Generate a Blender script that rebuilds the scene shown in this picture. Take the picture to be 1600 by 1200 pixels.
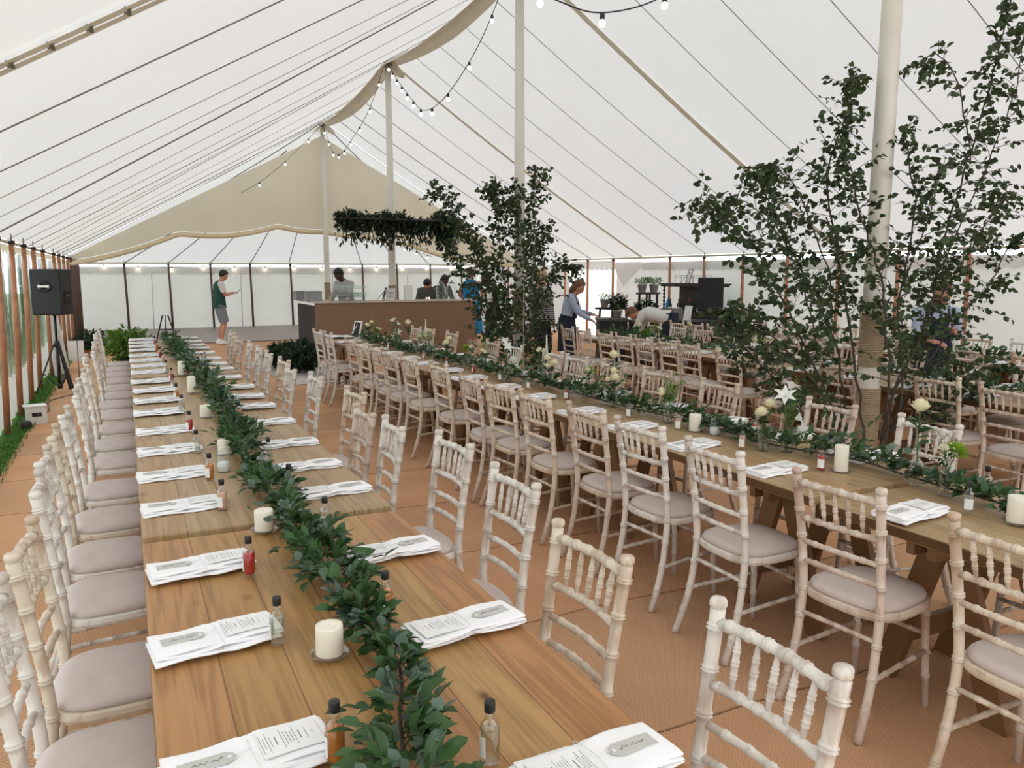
import bpy, math, random
from mathutils import Vector, Matrix
random.seed(7)
PI = math.pi
C = bpy.context.scene.collection
S = bpy.context.scene
for o in list(bpy.data.objects): bpy.data.objects.remove(o)

# ------------------------------------------------------------------ camera, daylight, exposure
cd = bpy.data.cameras.new('camera'); cam = bpy.data.objects.new('camera', cd); C.objects.link(cam)
cam.location = (0, 0, 1.7)
cam.rotation_euler = (math.radians(90 - 7.917), 0, -math.radians(25.776))
cd.sensor_width = 36; cd.lens = 1244 / 1600 * 36; cd.clip_end = 300
S.camera = cam
S.view_settings.view_transform = 'Standard'; S.view_settings.look = 'None'
S.view_settings.gamma = 1; S.view_settings.use_curve_mapping = False
S.view_settings.exposure = -0.03
w = bpy.data.worlds.new('overcast_sky'); S.world = w; w.use_nodes = True
bg = w.node_tree.nodes['Background']; bg.inputs[0].default_value = (0.93, 0.96, 1.0, 1); bg.inputs[1].default_value = 2.55
sd_ = bpy.data.lights.new('hazy_sun', 'SUN'); sd_.energy = 0.7; sd_.angle = math.radians(45); sd_.color = (1, .93, .82)
so = bpy.data.objects.new('hazy_sun', sd_); C.objects.link(so); so.rotation_euler = Vector((-.60, .12, .80)).to_track_quat('Z', 'Y').to_euler()

# ------------------------------------------------------------------ material helpers
def new_mat(name):
    m = bpy.data.materials.new(name); m.use_nodes = True
    return m, m.node_tree.nodes, m.node_tree.links, m.node_tree.nodes['Principled BSDF']
def lin(r, g, b):
    f = lambda c: (c/255/12.92) if c/255 <= .04045 else ((c/255+.055)/1.055)**2.4
    return (f(r), f(g), f(b), 1)
def ramp(N, stops):
    r = N.new('ShaderNodeValToRGB'); e = r.color_ramp.elements
    while len(e) < len(stops): e.new(.5)
    for i, (p, c) in enumerate(stops): e[i].position = p; e[i].color = c
    return r
def noise(N, L, scale, detail=3, coord=None, sc=None, rough=.55):
    tc = N.new('ShaderNodeTexCoord'); n = N.new('ShaderNodeTexNoise')
    n.inputs['Scale'].default_value = scale; n.inputs['Detail'].default_value = detail; n.inputs['Roughness'].default_value = rough
    src = tc.outputs[coord or 'Object']
    if sc:
        mp = N.new('ShaderNodeMapping'); mp.inputs['Scale'].default_value = sc; L.new(src, mp.inputs[0]); src = mp.outputs[0]
    L.new(src, n.inputs['Vector']); return n
def bump(N, L, h, p, strength=.3, dist=.01):
    b = N.new('ShaderNodeBump'); b.inputs['Strength'].default_value = strength; b.inputs['Distance'].default_value = dist
    L.new(h, b.inputs['Height']); L.new(b.outputs[0], p.inputs['Normal'])
def plain(name, col, rough=.6, metal=0, var=.12, scale=30, spec=.5):
    m, N, L, p = new_mat(name)
    n = noise(N, L, scale)
    a = tuple(c*(1-var) for c in col[:3]) + (1,); b = tuple(min(1, c*(1+var)) for c in col[:3]) + (1,)
    r = ramp(N, [(.3, a), (.7, b)]); L.new(n.outputs['Fac'], r.inputs[0]); L.new(r.outputs[0], p.inputs['Base Color'])
    p.inputs['Roughness'].default_value = rough; p.inputs['Metallic'].default_value = metal; p.inputs['Specular IOR Level'].default_value = spec
    return m
def thin_cloth(name, col, trans=.5, var=.03, scale=1.2, tcol=None):
    m, N, L, p = new_mat(name)
    n = noise(N, L, scale, 4)
    a = tuple(c*(1-var) for c in col[:3]) + (1,); b = tuple(min(1, c*(1+var)) for c in col[:3]) + (1,)
    r = ramp(N, [(.3, a), (.7, b)]); L.new(n.outputs['Fac'], r.inputs[0])
    d = N.new('ShaderNodeBsdfDiffuse'); t = N.new('ShaderNodeBsdfTranslucent'); mx = N.new('ShaderNodeMixShader')
    L.new(r.outputs[0], d.inputs[0])
    if tcol: t.inputs[0].default_value = tcol
    else: L.new(r.outputs[0], t.inputs[0])
    mx.inputs[0].default_value = trans
    L.new(d.outputs[0], mx.inputs[1]); L.new(t.outputs[0], mx.inputs[2])
    L.new(mx.outputs[0], N['Material Output'].inputs[0]); N.remove(p)
    return m
def leafmat(name, col, rough=.4, trans=.25, var=.35):
    m, N, L, p = new_mat(name)
    n = noise(N, L, 9, 2)
    a = tuple(c*(1-var) for c in col[:3]) + (1,); b = tuple(min(1, c*(1+var)) for c in col[:3]) + (1,)
    r = ramp(N, [(.3, a), (.7, b)]); L.new(n.outputs['Fac'], r.inputs[0]); L.new(r.outputs[0], p.inputs['Base Color'])
    p.inputs['Roughness'].default_value = rough; p.inputs['Specular IOR Level'].default_value = .35
    t = N.new('ShaderNodeBsdfTranslucent'); L.new(r.outputs[0], t.inputs[0]); mx = N.new('ShaderNodeMixShader'); mx.inputs[0].default_value = trans
    L.new(p.outputs[0], mx.inputs[1]); L.new(t.outputs[0], mx.inputs[2]); L.new(mx.outputs[0], N['Material Output'].inputs[0])
    return m
def glassmat(name, tint=(.95, .98, .97, 1), refl=.12, rough=.03, clear=None):
    m, N, L, p = new_mat(name); N.remove(p)
    t = N.new('ShaderNodeBsdfTransparent'); t.inputs[0].default_value = tint
    g = N.new('ShaderNodeBsdfGlossy'); g.inputs['Roughness'].default_value = rough
    lw = N.new('ShaderNodeLayerWeight'); lw.inputs[0].default_value = .35
    mr = N.new('ShaderNodeMapRange'); mr.inputs[3].default_value = refl*.4; mr.inputs[4].default_value = min(.9, refl*5)
    L.new(lw.outputs['Facing'], mr.inputs[0])
    mx = N.new('ShaderNodeMixShader'); L.new(mr.outputs[0], mx.inputs[0]); L.new(t.outputs[0], mx.inputs[1]); L.new(g.outputs[0], mx.inputs[2])
    L.new(mx.outputs[0], N['Material Output'].inputs[0]); return m
def emis(name, col, s):
    m, N, L, p = new_mat(name); p.inputs['Emission Color'].default_value = col; p.inputs['Emission Strength'].default_value = s; p.inputs['Base Color'].default_value = col
    return m
def M_(N, op, a, b=None):
    n = N.new('ShaderNodeMath'); n.operation = op
    return n

def plank_mat(name, base, alt, red, width=.155, dark=.25):
    """long planks running along Y, each its own tone, with grain and knots"""
    m, N, L, p = new_mat(name)
    tc = N.new('ShaderNodeTexCoord'); sp = N.new('ShaderNodeSeparateXYZ'); L.new(tc.outputs['Object'], sp.inputs[0])
    oi = N.new('ShaderNodeObjectInfo')
    dv = M_(N, 'DIVIDE', 0); dv.inputs[1].default_value = width; L.new(sp.outputs[0], dv.inputs[0])
    fl = M_(N, 'FLOOR', 0); L.new(dv.outputs[0], fl.inputs[0])
    fr = M_(N, 'FRACT', 0); L.new(dv.outputs[0], fr.inputs[0])
    ra = M_(N, 'MULTIPLY_ADD', 0); L.new(oi.outputs['Random'], ra.inputs[0]); ra.inputs[1].default_value = 97.3; L.new(fl.outputs[0], ra.inputs[2])
    wn = N.new('ShaderNodeTexWhiteNoise'); wn.noise_dimensions = '1D'; L.new(ra.outputs[0], wn.inputs['W'])
    tone = ramp(N, [(0, base), (.45, alt), (.75, base), (1, red)]); L.new(wn.outputs['Value'], tone.inputs[0])
    # grain
    cb = N.new('ShaderNodeCombineXYZ'); L.new(sp.outputs[0], cb.inputs[0]); L.new(sp.outputs[1], cb.inputs[1]); L.new(ra.outputs[0], cb.inputs[2])
    mp = N.new('ShaderNodeMapping'); mp.inputs['Scale'].default_value = (9, .9, 1); L.new(cb.outputs[0], mp.inputs[0])
    n1 = N.new('ShaderNodeTexNoise'); n1.inputs['Scale'].default_value = 1.3; n1.inputs['Detail'].default_value = 2; L.new(mp.outputs[0], n1.inputs['Vector'])
    rg = M_(N, 'MULTIPLY', 0); rg.inputs[1].default_value = 26; L.new(n1.outputs['Fac'], rg.inputs[0])
    sn = M_(N, 'SINE', 0); L.new(rg.outputs[0], sn.inputs[0])
    mp2 = N.new('ShaderNodeMapping'); mp2.inputs['Scale'].default_value = (90, 2.5, 1); L.new(cb.outputs[0], mp2.inputs[0])
    n2 = N.new('ShaderNodeTexNoise'); n2.inputs['Scale'].default_value = 1; n2.inputs['Detail'].default_value = 3; L.new(mp2.outputs[0], n2.inputs['Vector'])
    g = M_(N, 'MULTIPLY_ADD', 0); L.new(sn.outputs[0], g.inputs[0]); g.inputs[1].default_value = .12; L.new(n2.outputs['Fac'], g.inputs[2])
    gr = ramp(N, [(.3, (1-dark, 1-dark*1.1, 1-dark*1.25, 1)), (.6, (1.0, 1.0, 1.0, 1))]); L.new(g.outputs[0], gr.inputs[0])
    mx = N.new('ShaderNodeMix'); mx.data_type = 'RGBA'; mx.blend_type = 'MULTIPLY'; mx.inputs[0].default_value = .8
    L.new(tone.outputs[0], mx.inputs[6]); L.new(gr.outputs[0], mx.inputs[7])
    # knots
    mp3 = N.new('ShaderNodeMapping'); mp3.inputs['Scale'].default_value = (6.0, 3.0, 5); L.new(cb.outputs[0], mp3.inputs[0])
    vo = N.new('ShaderNodeTexVoronoi'); vo.inputs['Scale'].default_value = 1.0; L.new(mp3.outputs[0], vo.inputs['Vector'])
    kr = ramp(N, [(.03, (.22, .12, .07, 1)), (.09, (.85, .8, .75, 1)), (.13, (1, 1, 1, 1))]); L.new(vo.outputs['Distance'], kr.inputs[0])
    mx2 = N.new('ShaderNodeMix'); mx2.data_type = 'RGBA'; mx2.blend_type = 'MULTIPLY'; mx2.inputs[0].default_value = 1
    L.new(mx.outputs[2], mx2.inputs[6]); L.new(kr.outputs[0], mx2.inputs[7])
    # joints
    jr = ramp(N, [(0, (.3, .22, .16, 1)), (.015, (1, 1, 1, 1)), (.985, (1, 1, 1, 1)), (1, (.3, .22, .16, 1))]); L.new(fr.outputs[0], jr.inputs[0])
    mx3 = N.new('ShaderNodeMix'); mx3.data_type = 'RGBA'; mx3.blend_type = 'MULTIPLY'; mx3.inputs[0].default_value = 1
    L.new(mx2.outputs[2], mx3.inputs[6]); L.new(jr.outputs[0], mx3.inputs[7])
    L.new(mx3.outputs[2], p.inputs['Base Color']); p.inputs['Roughness'].default_value = .42; p.inputs['Specular IOR Level'].default_value = .35
    bump(N, L, n2.outputs['Fac'], p, .15, .002)
    return m

def limewash(name, pale, under, amt=.5):
    m, N, L, p = new_mat(name)
    n = noise(N, L, 14, 5, sc=(1, 1, .35)); r = ramp(N, [(amt-.17, under), (amt, tuple((a+b)/2 for a, b in zip(pale, under))), (amt+.06, pale)])
    L.new(n.outputs['Fac'], r.inputs[0]); L.new(r.outputs[0], p.inputs['Base Color']); p.inputs['Roughness'].default_value = .5
    bump(N, L, n.outputs['Fac'], p, .2, .003); return m

def matting():
    m, N, L, p = new_mat('coir matting')
    tc = N.new('ShaderNodeTexCoord'); sp = N.new('ShaderNodeSeparateXYZ'); L.new(tc.outputs['Object'], sp.inputs[0])
    nz = noise(N, L, 1.6, 4); nf = noise(N, L, 60, 2)
    r = ramp(N, [(.3, lin(208, 160, 122)), (.7, lin(222, 176, 138))]); L.new(nz.outputs['Fac'], r.inputs[0])
    # rib weave
    w1 = M_(N, 'MULTIPLY', 0); w1.inputs[1].default_value = 2*PI/.014; L.new(sp.outputs[0], w1.inputs[0]); s1 = M_(N, 'SINE', 0); L.new(w1.outputs[0], s1.inputs[0])
    w2 = M_(N, 'MULTIPLY', 0); w2.inputs[1].default_value = 2*PI/.018; L.new(sp.outputs[1], w2.inputs[0]); s2 = M_(N, 'SINE', 0); L.new(w2.outputs[0], s2.inputs[0])
    ws = M_(N, 'MULTIPLY', 0); L.new(s1.outputs[0], ws.inputs[0]); L.new(s2.outputs[0], ws.inputs[1])
    wr = ramp(N, [(0, (.62, .56, .5, 1)), (.6, (1, 1, 1, 1))]); mm = M_(N, 'MULTIPLY_ADD', 0); L.new(ws.outputs[0], mm.inputs[0]); mm.inputs[1].default_value = .5; mm.inputs[2].default_value = .5; L.new(mm.outputs[0], wr.inputs[0])
    mx = N.new('ShaderNodeMix'); mx.data_type = 'RGBA'; mx.blend_type = 'MULTIPLY'; mx.inputs[0].default_value = .55; L.new(r.outputs[0], mx.inputs[6]); L.new(wr.outputs[0], mx.inputs[7])
    # seams every 1.05 m, slightly wavy
    wob = noise(N, L, 1.1, 2); wv = M_(N, 'MULTIPLY', 0); wv.inputs[1].default_value = .10; L.new(wob.outputs['Fac'], wv.inputs[0])
    wob2 = noise(N, L, 45, 1); wv2 = M_(N, 'MULTIPLY_ADD', 0); wv2.inputs[1].default_value = .014; L.new(wob2.outputs['Fac'], wv2.inputs[0]); L.new(wv.outputs[0], wv2.inputs[2])
    ad = M_(N, 'ADD', 0); L.new(sp.outputs[1], ad.inputs[0]); L.new(wv2.outputs[0], ad.inputs[1])
    dv = M_(N, 'DIVIDE', 0); dv.inputs[1].default_value = 1.06; L.new(ad.outputs[0], dv.inputs[0]); sh = M_(N, 'ADD', 0); sh.inputs[1].default_value = -.17+10; L.new(dv.outputs[0], sh.inputs[0])
    fr = M_(N, 'FRACT', 0); L.new(sh.outputs[0], fr.inputs[0])
    fl = M_(N, 'FLOOR', 0); L.new(sh.outputs[0], fl.inputs[0]); wn = N.new('ShaderNodeTexWhiteNoise'); wn.noise_dimensions = '1D'; L.new(fl.outputs[0], wn.inputs['W'])
    tn = ramp(N, [(0, (.86, .88, .9, 1)), (1, (1.0, .97, .93, 1))]); L.new(wn.outputs['Value'], tn.inputs[0])
    jr = ramp(N, [(0, (.2, .14, .1, 1)), (.018, (1, 1, 1, 1))]); L.new(fr.outputs[0], jr.inputs[0])
    m2 = N.new('ShaderNodeMix'); m2.data_type = 'RGBA'; m2.blend_type = 'MULTIPLY'; m2.inputs[0].default_value = 1; L.new(mx.outputs[2], m2.inputs[6]); L.new(jr.outputs[0], m2.inputs[7])
    m3 = N.new('ShaderNodeMix'); m3.data_type = 'RGBA'; m3.blend_type = 'MULTIPLY'; m3.inputs[0].default_value = 1; L.new(m2.outputs[2], m3.inputs[6]); L.new(tn.outputs[0], m3.inputs[7])
    L.new(m3.outputs[2], p.inputs['Base Color']); p.inputs['Roughness'].default_value = .9; p.inputs['Specular IOR Level'].default_value = .15
    bump(N, L, ws.outputs[0], p, .5, .003); return m

MT = {}
MT['wood_warm'] = plank_mat('waxed pine planks', lin(186, 147, 94), lin(174, 132, 80), lin(172, 112, 72), .155, .36)
MT['wood'] = plank_mat('pine planks', lin(178, 152, 114), lin(168, 140, 102), lin(174, 136, 94), .155, .3)
MT['wood_leg'] = plank_mat('trestle timber', lin(140, 106, 70), lin(126, 93, 60), lin(132, 98, 66), .3)
MT['lime_white'] = limewash('white limewashed beech', lin(226, 219, 209), lin(182, 164, 148), .45)
MT['lime_cream'] = limewash('cream limewashed beech', lin(220, 206, 186), lin(182, 154, 128), .46)
MT['lime_pink'] = limewash('worn limewashed beech', lin(216, 201, 186), lin(182, 154, 136), .48)
MT['cushion'] = plain('taupe suede', lin(208, 194, 187), .95, var=.07, scale=9, spec=.1)
MT['canvas'] = thin_cloth('white marquee canvas', (.80, .80, .79), .29, .025, .35)
MT['canvas_wall'] = thin_cloth('white canvas walling', (.81, .80, .785), .26, .04, .9)
MT['liner'] = thin_cloth('ivory lining cloth', lin(232, 224, 204), .30, .04, .8)
MT['liner_hem'] = thin_cloth('tan lining hem', lin(222, 206, 172), .2, .05, 3)
MT['strap'] = thin_cloth('beige webbing', lin(220, 212, 194), .2, .06, 6)
MT['seam_pale'] = thin_cloth('pale stitched seam', lin(206, 205, 200), .1, .02, 6)
MT['seam'] = plain('grey seam rope', lin(128, 126, 122), .9)
MT['paint_pole'] = plain('cream painted pole', lin(222, 217, 206), .45, var=.04, scale=5)
MT['post'] = plain('red-brown stained timber', lin(172, 116, 82), .6, var=.2, scale=12)
MT['post_dark'] = plain('dark stained timber', lin(92, 66, 54), .6, var=.2, scale=12)
MT['rope'] = plain('jute rope', lin(172, 152, 122), .9, var=.2, scale=80)
MT['coir'] = matting()
MT['boards'] = plank_mat('grey dance floor boards', lin(150, 138, 130), lin(140, 128, 120), lin(146, 130, 118), .3)
MT['grass'] = plain('lawn grass', lin(88, 128, 62), .9, var=.4, scale=18, spec=.1)
MT['field'] = plain('outdoor grass', lin(122, 138, 100), .9, var=.25, scale=2, spec=.1)
MT['napkin'] = plain('white linen', (.93, .93, .94, 1), .85, var=.015, scale=40, spec=.2)
MT['card'] = plain('white card', (.88, .88, .87, 1), .6, var=.02)
MT['ink'] = plain('grey ink', lin(120, 118, 118), .8)
MT['tag'] = plain('grey card', lin(196, 196, 190), .7, var=.03)
MT['string'] = plain('white twine', lin(225, 222, 215), .9)
MT['black'] = plain('black plastic', (.012, .012, .013, 1), .45, var=.3)
MT['blackmatte'] = plain('matte black paint', (.018, .018, .02, 1), .75, var=.3)
MT['whiteplast'] = plain('white plastic', lin(235, 235, 232), .5, var=.03)
MT['wax'] = plain('ivory wax', lin(240, 234, 216), .5, var=.03, scale=4)
MT['glass'] = glassmat('clear glass')
MT['pane'] = glassmat('clear plastic sheeting', (.86, .92, .94, 1), .28, .12)
MT['liq_red'] = plain('red gin', lin(178, 30, 32), .15, var=.05)
MT['liq_amber'] = plain('amber spirit', lin(190, 112, 30), .15, var=.05)
MT['liq_clear'] = glassmat('clear spirit', (.93, .92, .88, 1), .1)
MT['liq_rose'] = plain('pale rose spirit', lin(206, 160, 126), .15, var=.05)
MT['ruscus'] = leafmat('ruscus leaf', lin(66, 96, 56))
MT['euca'] = leafmat('eucalyptus leaf', lin(100, 122, 104), .55)
MT['birch'] = leafmat('birch leaf', lin(64, 80, 50), .6, .2)
MT['fern'] = leafmat('fern leaf', lin(96, 134, 50), .5, .35)
MT['darkleaf'] = leafmat('dark foliage', lin(44, 62, 42), .5, .2)
MT['twig'] = plain('brown twig', lin(74, 64, 56), .8, var=.25, scale=20)
MT['birchbark'] = plain('pale bark', lin(190, 176, 158), .8, var=.3, scale=25)
MT['stem'] = plain('green stem', lin(78, 100, 50), .6)
MT['rose'] = leafmat('cream petal', lin(244, 238, 206), .6, .35, .04)
MT['lily'] = leafmat('white petal', lin(246, 246, 240), .6, .3, .03)
MT['mum'] = leafmat('lime green petal', lin(150, 186, 60), .6, .3, .15)
MT['gyp'] = leafmat('tiny white blossom', lin(240, 240, 232), .7, .2, .04)
MT['bulb'] = emis('lit bulb', (1, .86, .62, 1), 9)
MT['bulbw'] = emis('pale lit bulb', (1, .97, .9, 1), 3.5)
MT['brown'] = plain('brown fabric panel', lin(140, 112, 88), .85, var=.05, scale=3)
MT['bartop'] = plain('pale bar top', lin(196, 186, 172), .5, var=.08)
MT['steel'] = plain('grey steel', lin(130, 132, 132), .35, .6, var=.08)
MT['crate'] = plain('grey crate plastic', lin(150, 152, 152), .6)
MT['barrel'] = plain('weathered barrel oak', lin(112, 108, 104), .8, var=.25, scale=16)
MT['darkoak'] = plain('dark oak', (.02, .018, .017, 1), .5, var=.3, scale=15)
MT['terracotta'] = plain('terracotta', lin(150, 92, 66), .85, var=.12)
MT['potwhite'] = plain('whitewashed pot', lin(188, 182, 174), .85, var=.12)
MT['fleece'] = plain('pale fleece', lin(196, 188, 182), 1, var=.18, scale=16, spec=.05)
MT['skin'] = plain('skin', lin(196, 142, 116), .6, var=.05, scale=6)
MT['skin_dark'] = plain('dark skin', lin(86, 56, 44), .6, var=.05, scale=6)
MT['hair_dark'] = plain('dark hair', (.012, .009, .008, 1), .6, var=.4, scale=60)
MT['hair_brown'] = plain('brown hair', lin(110, 72, 46), .6, var=.3, scale=60)
MT['hair_blond'] = plain('fair hair', lin(176, 150, 116), .6, var=.25, scale=60)
MT['eye'] = plain('eye', (.03, .02, .02, 1), .3)
MT['teal'] = plain('dark green jersey', lin(30, 78, 66), .85, var=.1)
MT['white_cloth'] = plain('white cotton', lin(214, 212, 208), .9, var=.05, scale=6)
MT['grey_shirt'] = plain('pale grey cotton', lin(176, 174, 170), .9, var=.08, scale=6)
MT['denim'] = plain('grey shorts cotton', lin(128, 134, 144), .9, var=.08)
MT['blue_shirt'] = plain('pale blue cotton', lin(168, 180, 200), .9, var=.06, scale=6)
MT['navy'] = plain('navy cotton', lin(34, 38, 56), .9, var=.2)
MT['blue'] = plain('bright blue fabric', lin(20, 128, 178), .8, var=.15, scale=10)
MT['blackcloth'] = plain('black clothing', (.018, .017, .02, 1), .9, var=.3)
MT['greycloth'] = plain('charcoal knit', lin(92, 92, 88), .9, var=.2)
MT['screen'] = plain('phone', (.02, .02, .025, 1), .2)
def stripes():
    m, N, L, p = new_mat('striped jersey'); tc = N.new('ShaderNodeTexCoord'); sp = N.new('ShaderNodeSeparateXYZ'); L.new(tc.outputs['Object'], sp.inputs[0])
    k = M_(N, 'MULTIPLY', 0); k.inputs[1].default_value = 2*PI/.034; L.new(sp.outputs[2], k.inputs[0]); s = M_(N, 'SINE', 0); L.new(k.outputs[0], s.inputs[0])
    a = M_(N, 'MULTIPLY_ADD', 0); a.inputs[1].default_value = .5; a.inputs[2].default_value = .5; L.new(s.outputs[0], a.inputs[0])
    r = ramp(N, [(.45, lin(70, 72, 76)), (.6, lin(190, 188, 182))]); L.new(a.outputs[0], r.inputs[0]); L.new(r.outputs[0], p.inputs['Base Color']); p.inputs['Roughness'].default_value = .9; return m
MT['stripe'] = stripes()

# ------------------------------------------------------------------ mesh builder
class MB:
    def __init__(s): s.v = []; s.f = []; s.m = []; s.s = []
    def add(s, vs, fs, mi=0, smooth=True):
        b = len(s.v); s.v += [tuple(v) for v in vs]
        for f in fs: s.f.append(tuple(i+b for i in f)); s.m.append(mi); s.s.append(smooth)
        return s
    def box(s, c, d, rz=0, mi=0, mat=None, taper=1):
        x, y, z = d[0]/2, d[1]/2, d[2]/2
        vs = [Vector((sx*x*(taper if sz > 0 else 1), sy*y*(taper if sz > 0 else 1), sz*z)) for sz in (-1, 1) for sy in (-1, 1) for sx in (-1, 1)]
        R = mat if mat else Matrix.Rotation(rz, 3, 'Z')
        return s.add([R @ v + Vector(c) for v in vs], [(0, 2, 3, 1), (4, 5, 7, 6), (0, 1, 5, 4), (2, 6, 7, 3), (0, 4, 6, 2), (1, 3, 7, 5)], mi, False)
    def beam(s, a, b, wd, th, up=(0, 0, 1), mi=0):
        a, b = Vector(a), Vector(b); z = (b-a); l = z.length; z.normalize(); x = Vector(up).cross(z)
        if x.length < 1e-4: x = Vector((1, 0, 0))
        x.normalize(); y = z.cross(x); R = Matrix((x, y, z)).transposed()
        return s.box((a+b)/2, (wd, th, l), mat=R, mi=mi)
    def tube(s, path, rad, n=8, cap=True, mi=0):
        P = [Vector(p) for p in path]; k = len(P)
        if not hasattr(rad, '__len__'): rad = [rad]*k
        T = []
        for i in range(k):
            t = P[min(i+1, k-1)] - P[max(i-1, 0)]; T.append(t.normalized() if t.length > 1e-9 else Vector((0, 0, 1)))
        a = Vector((0, 0, 1)) if abs(T[0].z) < .9 else Vector((1, 0, 0))
        x = (a - T[0]*a.dot(T[0])).normalized(); vs = []
        for i in range(k):
            x = x - T[i]*x.dot(T[i]); x = x.normalized() if x.length > 1e-6 else T[i].orthogonal().normalized(); y = T[i].cross(x)
            for j in range(n):
                an = 2*PI*j/n; vs.append(P[i] + (x*math.cos(an) + y*math.sin(an))*rad[i])
        fs = [(i*n+j, i*n+(j+1) % n, (i+1)*n+(j+1) % n, (i+1)*n+j) for i in range(k-1) for j in range(n)]
        if cap: fs += [tuple(range(n-1, -1, -1)), tuple((k-1)*n+j for j in range(n))]
        return s.add(vs, fs, mi)
    def lathe(s, prof, c=(0, 0, 0), n=16, mi=0, smooth=True):
        vs = []; k = len(prof)
        for r, z in prof:
            for j in range(n):
                a = 2*PI*j/n; vs.append((c[0]+r*math.cos(a), c[1]+r*math.sin(a), c[2]+z))
        fs = [(i*n+j, i*n+(j+1) % n, (i+1)*n+(j+1) % n, (i+1)*n+j) for i in range(k-1) for j in range(n)]
        fs += [tuple(range(n-1, -1, -1)), tuple((k-1)*n+j for j in range(n))]
        return s.add(vs, fs, mi, smooth)
    def grid(s, fn, nu, nv, mi=0, smooth=True, closed_u=False):
        vs = [fn(i/nu, j/nv) for i in range(nu+1) for j in range(nv+1)]
        fs = [(i*(nv+1)+j, (i+1)*(nv+1)+j, (i+1)*(nv+1)+j+1, i*(nv+1)+j+1) for i in range(nu) for j in range(nv)]
        return s.add(vs, fs, mi, smooth)
    def ell(s, c, r, R=None, nu=12, nv=8, mi=0, fn=None):
        def g(u, v):
            a = 2*PI*u; b = PI*(v-.5); p = Vector((r[0]*math.cos(b)*math.cos(a), r[1]*math.cos(b)*math.sin(a), r[2]*math.sin(b)))
            if fn: p = fn(p)
            if R: p = R @ p
            return p + Vector(c)
        return s.grid(g, nu, nv, mi)
    def leaf(s, p, d, nrm, l, w, mi=0, fold=.25, droop=0):
        d = Vector(d).normalized(); nrm = Vector(nrm); nrm = (nrm - d*nrm.dot(d))
        nrm = nrm.normalized() if nrm.length > 1e-5 else d.orthogonal().normalized(); sd = d.cross(nrm); p = Vector(p)
        q = lambda t, u, h: p + d*l*t + sd*w*u + nrm*(h*w - droop*l*t*t)
        vs = [q(0, 0, 0), q(.3, .42, fold), q(.3, 0, 0), q(.3, -.42, fold), q(.65, .4, fold), q(.65, 0, 0), q(.65, -.4, fold), q(1, 0, 0)]
        return s.add(vs, [(0, 1, 2), (0, 2, 3), (1, 4, 5, 2), (2, 5, 6, 3), (4, 7, 5), (5, 7, 6)], mi, True)
    def build(s, name, mats, parent=None, loc=None):
        me = bpy.data.meshes.new(name); me.from_pydata(s.v, [], s.f)
        if not isinstance(mats, (list, tuple)): mats = [mats]
        for m in mats: me.materials.append(MT[m] if isinstance(m, str) else m)
        me.polygons.foreach_set('material_index', s.m); me.polygons.foreach_set('use_smooth', s.s); me.update()
        o = bpy.data.objects.new(name, me); C.objects.link(o)
        if parent: o.parent = parent
        if loc: o.location = loc
        return o

def tag(o, label=None, cat=None, group=None, kind=None):
    if label: o['label'] = label
    if cat: o['category'] = cat
    if group: o['group'] = group
    if kind: o['kind'] = kind
    return o
def thing(name, label, cat, loc=(0, 0, 0), rz=0, group=None):
    o = bpy.data.objects.new(name, None); C.objects.link(o); o.location = loc; o.rotation_euler = (0, 0, rz); o.empty_display_size = .1
    return tag(o, label, cat, group)
def copy_tree(o, loc, rz, label, group=None, name=None):
    def cp(a, par):
        c = a.copy(); C.objects.link(c); c.parent = par
        for ch in a.children: cp(ch, c)
        return c
    r = cp(o, None); r.location = loc; r.rotation_euler = (0, 0, rz); r['label'] = label
    if group: r['group'] = group
    return r
class Proto:
    """first use moves the original, later uses copy it"""
    def __init__(s, root): s.root = root; s.used = False
    def put(s, loc, rz, label, group=None):
        if not s.used:
            s.used = True; r = s.root; r.location = loc; r.rotation_euler = (0, 0, rz); r['label'] = label
            if group: r['group'] = group
            return r
        return copy_tree(s.root, loc, rz, label, group)
def struct(o): o['kind'] = 'structure'; return o
ORD = ['first', 'second', 'third', 'fourth', 'fifth', 'sixth', 'seventh', 'eighth', 'ninth', 'tenth', 'eleventh', 'twelfth', 'thirteenth', 'fourteenth', 'fifteenth', 'sixteenth', 'seventeenth', 'eighteenth', 'nineteenth', 'twentieth', 'twenty-first', 'twenty-second', 'twenty-third']
rnd = random.uniform
def catm(P, per=8):
    """smooth path through points"""
    P = [Vector(p) for p in P]; out = []
    for i in range(len(P)-1):
        a, b, c, d = P[max(i-1, 0)], P[i], P[i+1], P[min(i+2, len(P)-1)]
        for k in range(per):
            t = k/per; out.append(.5*((2*b) + (c-a)*t + (2*a-5*b+4*c-d)*t*t + (3*b-a-3*c+d)*t**3))
    out.append(P[-1]); return out

# ================================================================== THE MARQUEE
XL, XR, XC, YE, ZE = -1.27, 11.5, 5.12, 26.6, 2.1
POLES = [(4.28, 6.0), (10.36, 6.02), (16.45, 6.05), (22.5, 5.82)]
Y0 = -2.0
def ridge(y):
    pts = [(-1.8, 6.0)] + POLES
    for (a, za), (b, zb) in zip(pts, pts[1:]):
        if a <= y <= b:
            t = (y-a)/(b-a); return za + (zb-za)*t - .17*4*t*(1-t)*.9 - .05*math.sin(PI*t)
    return 6.0 if y < -1.8 else POLES[-1][1]
def roofz(x, y):
    h = (XC-XL) if x < XC else (XR-XC); s = min(1, abs(x-XC)/h)
    zr = ridge(y); return zr + (ZE-zr)*s - (.03 if x < XC else .11)*4*s*(1-s)
seam_ys = [4.22 + 1.22*k for k in range(-5, 16)]
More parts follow.
